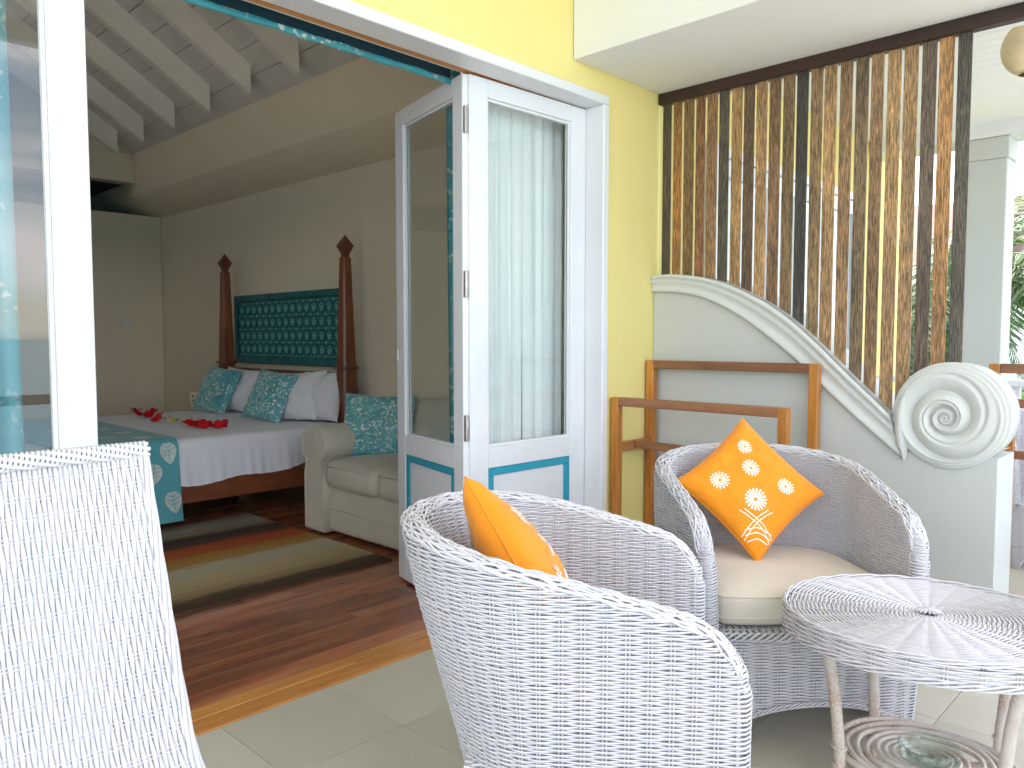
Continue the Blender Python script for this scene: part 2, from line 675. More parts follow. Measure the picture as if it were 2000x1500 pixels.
M['cream_petal'] = plain('cream_petal', (.86, .66, .26), .5, .25, 30, .1, 60)
M['paper'] = plain('cream_paper_shade', (.75, .62, .40), .7, .15, 14)
M['outlet'] = plain('switch_plastic', (.66, .66, .64), .4, .02)
M['sea'] = None

# ================================================================== THE SETTING
def sea_mat():
    m, nt, bs, out = new_mat('sea_water')
    v = coords(nt, (.25, 1, 1))
    bs.inputs['Base Color'].default_value = (.05, .16, .20, 1)
    bs.inputs['Roughness'].default_value = .3
    bs.inputs['Specular IOR Level'].default_value = .3
    bump(nt, bs, noise_fac(nt, v, .5, 6, .6), .7, .6)
    return m


def ground_mat():
    m, nt, bs, out = new_mat('garden_ground')
    v = coords(nt)
    nt.links.new(ramp(nt, noise_fac(nt, v, .35, 6, .65), [(.3, (.035, .07, .02)), (.55, (.08, .12, .035)), (.75, (.22, .19, .11))]), bs.inputs['Base Color'])
    bs.inputs['Roughness'].default_value = .95
    return m


GZ = -3.6
struct(MB().add([(-3000, -15, GZ), (3000, -15, GZ), (3000, 3000, GZ), (-3000, 3000, GZ)], [(0, 1, 2, 3)]).build('ground', ground_mat(), None, False))
struct(MB().add([(-4000, -4000, GZ - .4), (4000, -4000, GZ - .4), (4000, -14, GZ - .4), (-4000, -14, GZ - .4)], [(0, 1, 2, 3)]).build('sea', sea_mat(), None, False))
# added pale sand sheet, unseen, bounces sunlight up to ceilings and room
struct(MB().add([(-3000, -22, GZ - .55), (3000, -22, GZ - .55), (3000, -15, GZ + .006), (-3000, -15, GZ + .006), (3000, -3.6, GZ + .012), (-3000, -3.6, GZ + .012)], [(0, 1, 2, 3), (3, 2, 4, 5)]).build('bounce_sheet', plain('bounce_sheet_sand', (.58, .545, .48), .95, .08, 1.2), None, False))

XW = 3.4575        # partition face
XW2 = 3.735        # partition back
X1 = 3.50          # headboard wall of the room
YT = -3.05         # seaward edge of the veranda

# veranda floor: slab, grout sheet, single tiles
fl = struct(MB().box(-2.6, 6.9, YT, -.0005, -.35, -.012, .004).build('veranda_floor', M['grout']))
PITCH_T = .4
tile_me = None
ix0 = -9
for i in range(-9, 15):
    for j in range(0, 8):
        xa = 1.080 + PITCH_T * i
        ya = -PITCH_T * j
        if xa < -2.6 or xa > 6.5:
            continue
        if tile_me is None:
            o = MB().box(.0012, PITCH_T - .0012, -PITCH_T + .0012, -.0012, -.0115, 0, .0012).build('tile', M['tile'], fl)
            tile_me = o.data
        else:
            o = link('tile', tile_me, None, fl)
        o.location = (xa, ya, RNG.uniform(-.0006, .0004))

# room floor: planks running along the facade
rf = struct(MB().box(-2.5, X1 - .002, .17, 8.0, -.3, -.02, .003).build('room_floor', M['dark']))
PW = .105
plank_lib = {}
y = .170
row = 0
while y < 6.25:
    x = -2.4 + (row * .731) % 1.3 - 1.3
    while x < X1 - .01:
        L = random.choice((1.35, 1.7, 2.1))
        x0, x1 = max(x, -2.45), min(x + L, X1 - .004)
        if x1 - x0 > .05 and x1 > .2:
            key = round(x1 - x0, 2)
            if key not in plank_lib:
                o = MB().box(0, x1 - x0 - .0014, .0006, PW - .0006, -.0195, 0, .001).build('plank', M['plank'], rf)
                plank_lib[key] = o.data
            else:
                o = link('plank', plank_lib[key], None, rf)
            o.location = (x0, y, RNG.uniform(-.0006, .0003))
        x += L
    y += PW
    row += 1
# orange threshold boards between tiles and planks
th = thing('threshold', 'orange brown wooden threshold boards between beige tiles and dark floor', 'threshold', (1.7, .08, 0))
for x0, x1 in ((-2.30, .42), (.4215, 1.957), (1.9585, 3.03)):
    MB().box(x0, x1, .0015, .0935, -.05, .0035, .003).build('board', M['sill'], th)
    MB().box(x0 - .3 if x0 > -2 else x0, x1 - .3 if x1 < 3 else x1, .0950, .1685, -.05, .0030, .003).build('board', M['sill'], th)

# ---------------------------------------------------------------- facade with door opening
FX0, FX1, ZL = -2.35, 3.04, 2.36      # opening in the wall, widened out of view to let more light indoors
fac = thing('facade_wall', 'bright yellow plastered wall around and above the white folding door', 'wall', (3.2, 0, 0))
MB().box(FX1, 7.6, .0, .20, -.35, 4.3, .0002).build('wall', M['yellow'], fac)
MB().box(FX0, FX1, .0, .20, 2.3605, 4.3, .0002).build('wall', M['yellow'], fac)
MB().box(-2.6, FX0, .0, .20, -.35, 4.3, .0002).build('wall', M['yellow'], fac)

# white door frame lining: head and jamb, proud of the wall
df = thing('door_frame', 'white painted door frame lining the wide opening under the yellow wall', 'door frame', (3.0, .05, 0))
MB().box(FX0 + .002, 3.045, -.016, .112, 2.316, 2.3595, .004).build('head', M['white'], df)
MB().box(3.0025, 3.045, -.0165, .198, 0.004, 2.3155, .004).build('jamb', M['white'], df)
MB().box(FX0 + .002, FX0 + .045, -.0165, .198, 0.004, 2.3155, .004).build('jamb', M['white'], df)
MB().box(FX0 + .06, 3.0, .1125, .150, 2.318, 2.3595, .002).build('track', M['sill'], df)
MB().box(FX0 + .06, 3.0, .1505, .199, 2.335, 2.3595, .002).build('head_liner', M['white'], df)

# ---------------------------------------------------------------- room shell
room = thing('room_wall', 'beige plastered bedroom walls with a stepped bulkhead behind the bed', 'wall', (X1, 3, 0))
prof = [(X1, 0), (X1 + .2, 0), (X1 + .2, 3.4), (3.24, 3.4), (3.24, 2.70)] + \
       [(3.24 + .26 * (1 - math.cos(t * PI / 2)) * .35 + .26 * .65 * t, 2.70 - .2 * (.65 * t + .35 * math.sin(t * PI / 2))) for t in (.15, .35, .55, .75, .9)] + [(X1, 2.5)]
MB().prism(prof, 'y', .201, 8.0).build('headboard_wall', M['beige_wall'], room)
MB().box(-2.5, X1 - .003, 6.29, 6.44, 0, 2.505, .004).build('far_wall', M['beige_wall'], room)
MB().box(-2.5, 3.238, 6.285, 6.46, 2.83, 3.13, .004).build('crossbeam', M['beige_wall'], room)
MB().box(-2.5, 3.236, 6.33, 6.42, 3.131, 5.6, .004).build('gable', M['beige_wall'], room)
MB().box(-2.6, -2.45, .201, 8.0, 0, 4.6, .004).build('side_wall', M['beige_wall'], room)
MB().box(-2.5, 3.49, 7.9, 8.0, 0, 3.4, .004).build('loft_wall', M['dark'], room)
MB().box(-2.5, 3.239, 6.47, 7.88, 2.86, 2.90, .002).build('loft_ceiling', M['dark'], room)

# sloping boarded ceiling with rafters
SL = .63
cl = struct(MB().add([(3.4, .2, 3.138 - .16 * SL + .04), (-1.2, .2, 3.138 + 4.44 * SL + .04), (-1.2, 8, 3.138 + 4.44 * SL + .04), (3.4, 8, 3.138 - .16 * SL + .04)], [(0, 1, 2, 3)]).build('room_ceiling', M['dark'], None, False))
cs, sn = math.cos(math.atan(SL)), math.sin(math.atan(SL))
def slope(s, yy, n):      # s metres up the slope from the wall line, n metres below the boards
    return (3.24 - s * cs - n * sn, yy, 3.138 + s * sn - n * cs)
bw = .205
for k in range(24):
    MB().box(-.001 + k * bw + .003 - (.09 if k == 0 else 0), (k + 1) * bw - .003, .205, 6.36, -.022, 0.0, .004, T=slope).build('ceiling_board', M['grey_boards'], cl)
for yy in (.61, 1.30, 1.99, 2.68, 3.37, 4.06, 4.75, 5.44, 6.1):
    xa, za = 3.0, 3.138 + .24 * SL
    dz = .215
    P = [(xa, za), (xa, za - dz), (-1.1, za - dz + (xa + 1.1) * SL), (-1.1, za + (xa + 1.1) * SL)]
    MB().prism(P, 'y', yy - .03, yy + .03).build('rafter', M['rafter'], cl)
# other slope and roof cover so that no light falls in from above
struct(MB().add([(-1.2, .1, 5.97), (-2.7, .1, 5.0), (-2.7, 8.2, 5.0), (-1.2, 8.2, 5.97)], [(0, 1, 2, 3)]).build('roof_slope', M['grey_boards'], None, False))
rc = thing('roof', 'roof over the bedroom and the veranda', 'roof', (0, 3, 4))
MB().prism([(3.9, 3.0), (-1.2, 6.2), (-2.9, 5.1), (-2.9, 5.25), (-1.2, 6.4), (3.9, 3.2)], 'y', -.0, 8.3).build('roof_cover', M['dark'], rc)
MB().box(-2.8, 7.8, -.02, .22, 4.31, 6.3, .01).build('gable_cap', M['yellow'], rc)
MB().box(3.72, 7.8, .21, 6, 2.9, 3.05, .01).build('roof_cover', M['dark'], rc)

# veranda ceiling and bulkhead along the partition
struct(MB().box(-2.8, 2.788, -3.9, -.003, 3.40, 3.50, .002).build('veranda_ceiling', M['white_matt']))  # unseen seaward part lengthened to cut sky light on the furniture
bk = thing('ceiling_bulkhead', 'white boxed bulkhead on the veranda ceiling beside the yellow wall', 'bulkhead', (3.1, -1, 2.465))
MB().box(2.79, 3.742, -3.2, -.003, 2.468, 3.50, .003).build('bulkhead', M['white_matt'], bk)
MB().box(-2.8, 2.787, -3.90, -3.78, 3.28, 3.399, .004).build('fascia', M['white'], bk)

# neighbour's veranda ceiling: white boards
nc = struct(MB().box(3.744, 6.78, -2.75, -.003, 2.78, 2.86, .002).build('neighbour_ceiling', M['grout']))
for k in range(28):
    x0 = 3.746 + k * .108
    MB().box(x0 + .002, x0 + .106, -2.74, -.004, 2.757, 2.778, .003).build('ceiling_board', M['white_matt'], nc)

# ---------------------------------------------------------------- partition wall with scroll
UP = [(-.004, 1.534), (-.093, 1.54), (-.216, 1.528), (-.333, 1.506), (-.446, 1.471), (-.555, 1.420), (-.66, 1.365), (-.761, 1.290), (-.86, 1.204), (-.955, 1.113), (-1.046, 1.024), (-1.135, .948), (-1.185, .895)]
LO = [(-.004, 1.451), (-.152, 1.443), (-.281, 1.421), (-.454, 1.343), (-.563, 1.274), (-.668, 1.195), (-.77, 1.119), (-.868, 1.027), (-.963, .939), (-1.054, .862), (-1.142, .788), (-1.240, .711)]


def smooth_curve(P, n):
    P = np.array(P, float)
    d = np.r_[0, np.cumsum(np.linalg.norm(np.diff(P, axis=0), axis=1))]
    t = np.linspace(0, d[-1], n)
    Q = np.stack([np.interp(t, d, P[:, i]) for i in range(2)], 1)
    for _ in range(6):
        Q[1:-1] = .25 * Q[:-2] + .5 * Q[1:-1] + .25 * Q[2:]
    return Q


UPs, LOs = smooth_curve(UP, 48), smooth_curve(LO, 48)
VC, VR = (-1.413, .905), .212          # centre and radius of the scroll (y, z)
YE = -1.58
part = thing('partition_wall', 'pale sage green veranda partition with curved top ending in a spiral scroll', 'wall', (XW, -.8, 0))
# body: outline in (y,z)
body = [(-.0035, 0), (-.0035, 1.50)] + [tuple(p) for p in (UPs * .5 + LOs * .5)[1:-2]] + [(-1.21, .80)]
disc = []
for a in np.linspace(R(205), R(-48), 40):
    # angle measured so that 180 deg points to the house (+y)
    disc.append((VC[0] - (VR - .004) * math.cos(a), VC[1] + (VR - .004) * math.sin(a)))
MB().prism(body + [(-1.24, .7455), (YE, .7455), (YE, 0)], 'x', XW, XW2).build('wall', M['sage'], part)
MB().prism(disc + [(-1.535, .7465), (-1.245, .7465)], 'x', XW + .0005, XW + .150, True).build('scroll_disc', M['sage'], part)

# raised moulding: ridged section swept between the two curves
sec = [(0, 0), (.0, .030), (.12, .036), (.20, .030), (.26, .020), (.36, .030), (.46, .024), (.60, .014), (.74, .018), (.86, .028), (.94, .026), (1, .014), (1, 0)]
P = []
for u, h in sec:
    P.append([(XW - h, *(UPs[i] * (1 - u) + LOs[i] * u)) for i in range(len(UPs))])
mb = MB().grid(P, True)
for e in (0, len(UPs) - 1):
    mb.add([r[e] for r in P], [tuple(range(len(P)))])
mb.build('curved_moulding', M['sage_trim'], part)
# top ledge carrying the slats
P = [[(XW - .03, *UPs[i]) for i in range(48)], [(XW2 - .02, *UPs[i]) for i in range(48)],
     [(XW2 - .02, *(UPs[i] * .55 + LOs[i] * .45)) for i in range(48)]]
MB().grid(P, True).build('ledge', M['sage_trim'], part)

# scroll: height field over the disc; spiral groove winding from the cusp into the eye
nr, na = 150, 150
ys = np.linspace(-VR, VR, nr)
def scroll_h(q, th):
    """q: radius over VR; th: 0 points to the sea end, counter-clockwise as seen on the face"""
    turns = math.log(max(q, .03) / .84) / math.log(.40)
    ph = turns + th / (2 * PI) + .19
    fr = ph - math.floor(ph)
    band = max(0, math.sin(PI * fr)) ** .7 * (1 - .20 * fr)
    if .40 < fr < .62:                                               # shallow second groove along the band
        band *= 1 - .22 * math.sin(PI * (fr - .40) / .22) ** 2
    h = .003 + .038 * min(1, q / .30) ** .5 * band
    if q > .80:                                                      # two thin steps along the rim
        k = (q - .80) / .20
        e = min(1, k * 4)
        h = h * (1 - e) + e * (.034 if k < .40 else (.026 if k < .72 else .015))
    if q < .09:
        h += .010 * (1 - (q / .09) ** 2)
    return h
rings = np.r_[.004, np.linspace(.03, .79, 90), np.linspace(.80, 1.0, 22)]
P = []
NA = 180
for q in rings:
    ey, ez = .022 * (1 - q), -.016 * (1 - q)
    P.append([(XW - scroll_h(q, 2 * PI * j / NA), VC[0] + ey - VR * q * math.cos(2 * PI * j / NA), VC[1] + ez + VR * q * math.sin(2 * PI * j / NA)) for j in range(NA)])
P.append([(XW + .02, p[1], p[2]) for p in P[-1]])
mb = MB().grid(P, True, False, True)
mb.add(P[0], [tuple(range(NA))])
mb.build('scroll', M['sage_trim'], part)
# sharp cusp where the moulding meets the scroll
C1 = np.array([(-1.240, .711), (-1.213, .772), (-1.203, .838), (-1.207, .905), (-1.222, .965)])
C2 = np.array([(-1.252, .708), (-1.262, .772), (-1.262, .838), (-1.258, .905), (-1.262, .965)])
sc2 = [(0, .0), (.1, .028), (.45, .040), (.7, .030), (1, .012)]
P = [[(XW - h * (.55 if i == 0 else 1), *(C1[i] * (1 - u) + C2[i] * u)) for i in range(5)] for u, h in sc2]
MB().grid(P, True).build('cusp', M['sage_trim'], part)

# ---------------------------------------------------------------- slatted screen
SY = [(-.022, -.071), (-.086, -.134), (-.148, -.205), (-.216, -.266), (-.279, -.335), (-.344, -.397), (-.41, -.464), (-.473, -.527), (-.537, -.59), (-.602, -.657), (-.669, -.723), (-.733, -.786), (-.797, -.85), (-.857, -.912), (-.926, -.979), (-.993, -1.047), (-1.057, -1.108), (-1.122, -1.176), (-1.186, -1.241), (-1.255, -1.31), (-1.318, -1.373), (-1.385, -1.436)]
SCOL = [(.045, .032, .022), (.16, .07, .02), (.10, .055, .022), (.12, .052, .024), (.13, .068, .034), (.05, .04, .03), (.16, .088, .036), (.075, .042, .026), (.18, .10, .045), (.105, .055, .030), (.105, .064, .032), (.032, .028, .026), (.12, .072, .036), (.17, .095, .045), (.14, .078, .040), (.095, .06, .036), (.13, .072, .038), (.17, .098, .048), (.16, .092, .046), (.07, .048, .038), (.17, .085, .036), (.05, .042, .037)]
scr = thing('slatted_screen', 'screen of upright brown palm timber slats hung from a dark wooden beam', 'screen', (3.51, -.7, 1.5))
MB().box(3.478, 3.532, -2.2, -.003, 2.412, 2.4665, .003).build('beam', M['beam_wood'], scr)
def top_at(yv):
    if yv > -1.2:
        return float(np.interp(-yv, -UPs[:, 0], UPs[:, 1]))
    d = max(0, (VR) ** 2 - (yv - VC[0]) ** 2)
    return VC[1] + math.sqrt(d)
for (ya, yb), c in zip(SY, SCOL):
    za, zb = top_at(ya) - .03, top_at(yb) - .03
    if ya > -1.2 and yb < -1.2:
        zb = za
    jit = random.uniform(-.002, .002)
    x0, x1 = 3.496 + jit, 3.503 + jit
    ya, yb = ya, yb + .0012
    ch = .0025
    poly = [(ya, za), (ya, 2.409), (yb, 2.409), (yb, zb)]
    V, b = [], MB()
    b.prism([(yb, zb), (yb, 2.4105), (ya, 2.4105), (ya, za)], 'x', x0, x1)
    o = b.build('slat', M['slat'], scr)
    gq = sum(c) / 3
    o.color = (*[min(1, (1.5 + 6 * gq) * k_ * (.92 * q + .08 * gq)) for q, k_ in zip(c, (.90, 1.0, .98))], 1)

# ---------------------------------------------------------------- folding door
def frame_T(ox, oy, dx, dy):
    L = math.hypot(dx, dy)
    dx, dy = dx / L, dy / L
    def T(s, n, z):
        return (ox + dx * s - dy * n, oy + dy * s + dx * n, z)
    return T


def door_leaf(root, T, Wd, n0, n1, zb=.012, zt=2.308, st=.105, gb=.737, gt=2.232, tp=.645):
    m = MB()
    m.box(0, st, n0, n1, zb, zt, .003, T)
    m.box(Wd - st, Wd, n0, n1, zb, zt, .003, T)
    leaf = m.build('stile_pair', M['white'], root)
    MB().box(st + .0003, Wd - st - .0003, n0 + .001, n1 - .001, gt, zt, .002, T).build('top_rail', M['white'], root)
    MB().box(st + .0003, Wd - st - .0003, n0 + .001, n1 - .001, tp, gb, .002, T).build('lock_rail', M['white'], root)
    MB().box(st + .0003, Wd - st - .0003, n0 + .001, n1 - .001, zb, .125, .002, T).build('bottom_rail', M['white'], root)
    nm = (n0 + n1) / 2
    MB().box(st - .005, Wd - st + .005, nm - .0025, nm + .0025, gb - .005, gt + .005, .0005, T).build('pane', M['glass'], leaf)
    b = MB()
    for (a0, a1, c0, c1) in ((st, Wd - st, gt - .012, gt), (st, Wd - st, gb, gb + .012), (st, st + .012, gb + .012, gt - .012), (Wd - st - .012, Wd - st, gb + .012, gt - .012)):
        for e0, e1 in ((n0 + .010, nm - .003), (nm + .003, n1 - .010)):
            b.box(a0, a1, e0, e1, c0, c1, .002, T)
    b.build('glazing_bead', M['white'], leaf)
    MB().box(st - .004, Wd - st + .004, nm - .008, nm + .008, .12, tp + .005, .002, T).build('panel', M['white'], root)
    b = MB()
    tb = .036
    for e0, e1 in ((n0 + .004, nm - .0085), (nm + .0085, n1 - .004)):
        b.box(st, Wd - st, e0, e1, tp - tb, tp - .0005, .003, T)
        b.box(st, Wd - st, e0, e1, .1255, .125 + tb, .003, T)
        b.box(st, st + tb, e0, e1, .125 + tb + .0005, tp - tb - .0005, .003, T)
        b.box(Wd - st - tb, Wd - st, e0, e1, .125 + tb + .0005, tp - tb - .0005, .003, T)
    b.build('teal_moulding', M['teal_paint'], root)
    return leaf


fd = thing('folding_door', 'white glazed folding door with teal edged lower panels, one leaf folded into the room', 'door', (2.6, .1, 0))
WL = .742
a1 = R(2.2)
TA = frame_T(3.0 - WL * math.cos(a1), .088 + WL * math.sin(a1), math.cos(a1), -math.sin(a1))
door_leaf(fd, TA, WL, 0, .042)
hx, hy = TA(0, .042, 0)[:2]
# folded leaf swings in towards the room
ddx, ddy = math.sin(R(14)), math.cos(R(14))
TB = frame_T(2.235, .135, ddx, ddy)
door_leaf(fd, TB, .685, -.042, 0, st=.088)
b = MB()
for z in (.35, .83, 1.44, 2.12):
    hg = MB()
    hg.box(2.2365, 2.2515, .1185, .1335, z - .055, z + .055, .001)
    hg.tube([(2.2455, .1235, z - .056), (2.2455, .1235, z + .056)], .0055, 10)
    hg.build('hinge', M['metal'], fd)
MB().tube([(2.2455, .150, 2.30), (2.2455, .150, 2.33)], .006, 8).build('pivot', M['metal'], fd)
# small bolt on the folded leaf
p = TB(.69, -.043, 1.13)
MB().box(.655, .668, .0005, .0125, 1.10, 1.16, .002, TB).build('bolt', M['metal'], fd)

# leaf at the other side of the opening
fd2 = thing('glazed_door_leaf', 'white glazed door leaf reflecting the sea beside the dark bedroom opening', 'door', (.4, .1, 0))
TC = frame_T(-.02, .092, 1, 0)
door_leaf(fd2, TC, .800, 0, .042, st=.098)
MB().box(.7805, .7855, .1345, .150, .02, 2.30, .001).build('edge_seal', M['dark_metal'], fd2)

# ---------------------------------------------------------------- curtains
def curtain(name, x0, x1, y0, z0, z1, folds, amp, mat, label, seed=0, lean=0.0, taper=0.0, group=None):
    n = folds * 10
    P = []
    for k in range(25):
        t = k / 24
        z = z1 + (z0 - z1) * t
        row = []
        for i in range(n + 1):
            s = i / n
            ph = 2 * PI * folds * s
            w = amp * (.55 + .45 * t)
            xx = x0 + (x1 - x0) * s + lean * t * (1 - s) + taper * t * (s - .5) + .012 * math.sin(ph * .5 + seed) * t
            yy = y0 + w * math.sin(ph + .6 * math.sin(seed + 3 * s + 1.2 * t)) + .30 * w * math.sin(1.7 * ph + seed + t)
            row.append((xx, yy, z))
        P.append(row)
    root = thing(name, label, 'curtain', ((x0 + x1) / 2, y0, z0), group)
    MB().grid(P, True).build('cloth', mat, root, False)
    MB().tube([(x0, y0, z1 + .012), (x1, y0, z1 + .012)], .010, 8).build('curtain_rod', M['white'], root)
    return root


curtain('sheer_curtain', 2.33, 2.69, .225, .03, 2.36, 5, .012, M['sheer'], 'sheer white curtain gathered behind the glass of the closed door leaf', 1.0, .0, -.004)
curtain('sheer_curtain', 2.684, 3.00, .228, .03, 2.36, 4, .012, M['sheer'], 'narrow sheer curtain behind the glass next to the door jamb', 4.2, .022, 0)
curtain('teal_curtain', 2.345, 2.80, .345, .02, 2.42, 6, .035, M['teal_curtain'], 'teal floral curtain hanging behind the folded door leaf', 2.0)
curtain('teal_curtain', .10, .640, .300, .02, 2.42, 7, .030, M['lit_curtain'], 'teal floral curtain behind the glass of the sea reflecting door leaf', 5.0)
curtain('sheer_curtain', .02, .56, .215, .03, 2.36, 8, .020, M['sheer'], 'sheer white curtain edge in the reflecting glass at the picture edge', 3.0)
# pelmet fabric under the lintel
pel = thing('pelmet', 'teal blossom fabric pelmet running under the white door lintel', 'pelmet', (.7, .23, 2.3))
def pelmet_strip(prof):
    return [[(-.9 + 3.16 * i / 120, .235 + dy + .003 * math.sin(i * .55), z + .002 * math.sin(i * .9 + k)) for i in range(121)] for k, (dy, z) in enumerate(prof)]
MB().grid(pelmet_strip(((0, 2.47), (.004, 2.36), (0, 2.314))), True).build('cloth', M['shaded_pelmet'], pel, False)  # upper pelmet, painted dark as shaded by the lintel
MB().grid(pelmet_strip(((-.004, 2.313), (-.008, 2.307), (-.006, 2.294), (.0, 2.289), (.010, 2.294))), True).build('hem_band', M['teal_curtain'], pel, False)
MB().box(-.92, 2.27, .2605, .285, 2.335, 2.48, .002).build('backing_board', M['shaded_pelmet'], pel)

# ---------------------------------------------------------------- wooden drying rack
def drying_rack(root, xb, xf, y0, y1, zb=1.10, zf=.925):
    """frame at xb (tall) and xf (low), spanning y0 (house) to y1 (sea)"""
    s = .042
    def frame(x, zt):
        MB().box(x - s / 2, x + s / 2, y0 - s, y0, 0.001, zt - .0005, .003).build('post', M['frame_wood'], root)
        MB().box(x - s / 2, x + s / 2, y1, y1 + s, 0.001, zt - .0005, .003).build('post', M['frame_wood'], root)
        MB().box(x - s / 2 + .001, x + s / 2 - .001, y1 + s + .0005, y0 - s - .0005, zt - s, zt, .003).build('rail', M['frame_wood_h'], root)
    frame(xb, zb)
    frame(xf, zf)
    lo, hi = min(xb, xf) + s / 2 + .0005, max(xb, xf) - s / 2 - .0005
    xm = (xb + xf) / 2
    for yy in (y0 - s + .008, y1 + .008):
        MB().box(lo, hi, yy, yy + .026, .655, .70, .003).build('cross_rail', M['frame_wood_x'], root)
        MB().box(lo, hi, yy, yy + .026, .10, .14, .003).build('cross_rail', M['frame_wood_x'], root)
    MB().box(xm - .018, xm + .018, y1 + .036, y0 - s + .0075, .660, .698, .003).build('rail', M['frame_wood_h'], root)


dr = thing('drying_rack', 'brown wooden towel rack of two open frames against the yellow wall and partition', 'towel rack', (3.25, -.45, 0))
drying_rack(dr, 3.40, 3.10, -.012, -.905)

# ================================================================== BEDROOM
# bed
BY0, BY1, BZ = 2.50, 4.46, .585
bed = thing('bed', 'red brown wooden bed with tall tapered posts at its headboard', 'bed', (2.3, 3.5, 0))
for yy in (2.56, 4.44):
    xx = 3.30
    p = MB()
    def sq(z, h):
        return [(xx - h, yy - h, z), (xx + h, yy - h, z), (xx + h, yy + h, z), (xx - h, yy + h, z)]
    def sq8(z, h, c=.25):
        k = h * c
        return [(xx - h + k, yy - h, z), (xx + h - k, yy - h, z), (xx + h, yy - h + k, z), (xx + h, yy + h - k, z), (xx + h - k, yy + h, z), (xx - h + k, yy + h, z), (xx - h, yy + h - k, z), (xx - h, yy - h + k, z)]
    rows = [sq8(0, .058), sq8(.99, .058), sq8(.99, .056), sq8(1.80, .033)]
    p.grid(rows, False, False, True)
    p.add(rows[-1], [tuple(range(8))])
    post = p.build('bedpost', M['bed_wood'], bed)
    MB().lathe([(.0, .985), (.088, .985), (.092, .992), (.092, 1.000), (.086, 1.006), (.0, 1.006)], xx, yy, 24).build('collar', M['bed_wood'], post)
    f = MB()
    rows = [sq(1.80, .022), sq(1.825, .022), sq(1.885, .046), sq(1.962, .003)]
    f.grid(rows, False, False, True)
    f.add(rows[-1], [(0, 1, 2, 3)])
    f.build('finial', M['bed_wood'], post)
MB().box(3.275, 3.325, 2.62, 4.38, .28, .93, .006).build('headboard', M['bed_wood'], bed)
MB().box(3.262, 3.34, 2.619, 4.381, .9305, .952, .006).build('headboard_cap', M['bed_wood'], bed)
MB().box(1.24, 3.24, BY0 + .004, BY0 + .045, .18, .345, .005).build('side_rail', M['bed_wood_x'], bed)
MB().box(1.24, 3.24, BY1 - .045, BY1 - .004, .18, .345, .005).build('side_rail', M['bed_wood_x'], bed)
MB().box(1.20, 1.2395, BY0 + .004, BY1 - .004, .18, .345, .005).build('foot_rail', M['bed_wood_x'], bed)
MB().box(1.25, 3.25, BY0 + .06, BY1 - .06, .22, .30, .005).build('slat_base', M['bed_wood_x'], bed)
for xx, yy in ((1.26, BY0 + .06), (1.26, BY1 - .12)):
    MB().box(xx, xx + .07, yy, yy + .07, 0.001, .18, .005).build('foot', M['bed_wood'], bed)
V, Fs = soft_box(2.235, (BY0 + BY1) / 2, .44, 2.00, BY1 - BY0 - .03, .27, .05, n=8)
MB().add(V, Fs, True).build('mattress', M['sheet'], bed)

# top sheet: flat top, rounded edge, soft folds down the side
def sheet_profile(off, hem0, hem1):
    """list of (y, z, t) around the bed from near hem over the top to far hem; t=0 on top, 1 at the hem"""
    P = []
    r = .055
    for k in range(10):
        t = k / 9
        P.append((BY0 - off, hem0 + (BZ - r - hem0) * t, 1 - t))
    for k in range(1, 7):
        a = PI / 2 * k / 6
        P.append((BY0 + r - (r + off) * math.cos(a), BZ - r + (r + off) * math.sin(a), 0))
    for k in range(1, 20):
        P.append((BY0 + r + (BY1 - BY0 - 2 * r) * k / 20, BZ + off, 0))
    for k in range(0, 7):
        a = PI / 2 * (1 - k / 6)
        P.append((BY1 - r + (r + off) * math.cos(a), BZ - r + (r + off) * math.sin(a), 0))
    for k in range(1, 10):
        t = k / 9
        P.append((BY1 + off, BZ - r + (hem1 - BZ + r) * t, t))
    return P


rows = []
for i in range(121):
    xx = 1.20 + 2.06 * i / 120
    hem = .325 + .022 * math.sin(xx * 4.1 + 1.3) + .012 * math.sin(xx * 11) - .02 * max(0, 1 - abs(xx - 2.05) / .35)
    row = []
    for (yy, zz, t) in sheet_profile(.0, hem, .33):
        fold = t * (.010 * math.sin(xx * 26 + 2 * math.sin(xx * 5)) + .006 * math.sin(xx * 57 + zz * 9)) * (1 if yy < 3.4 else -1)
        nz = mnoise.noise(Vector((xx * 2.6, yy * 2.6, 0))) * .006 * (1 - t) + mnoise.noise(Vector((xx * 9, yy * 5, 3))) * .0025 * (1 - t)
        dr_ = .010 * mnoise.noise(Vector((xx * 7, zz * 7, 9))) * t
        row.append((xx, yy - abs(fold) * (1 if yy < 3.4 else -1) - dr_, zz + nz))
    rows.append(row)
sh = thing('bed_sheet', 'white bed sheet drawn over the mattress and falling down the bed side', 'sheet', (2.3, 3.5, BZ))
MB().grid(rows, True).build('cloth', M['sheet'], sh, False)

# bed runner
def runner_pt(xx, k, prof, off=0.0):
    yy, zz, t = prof[k]
    s = 1 if yy < 3.4 else -1
    return (xx + .015 * t, yy - off * s - .012 * t * t * s - .003 * math.sin(xx * 30) * t * s, zz)


rp = sheet_profile(.014, .085, .10)
rows = []
for i in range(37):
    xx = 1.34 + (2.02 - 1.34) * i / 36
    rows.append([runner_pt(xx, k, rp) for k in range(len(rp))])
rn = thing('bed_runner', 'teal bed runner with pale leaf print hanging over the foot of the bed', 'bed runner', (1.65, 2.5, .4))
MB().grid(rows, True).build('cloth', M['teal_plain'], rn, False)


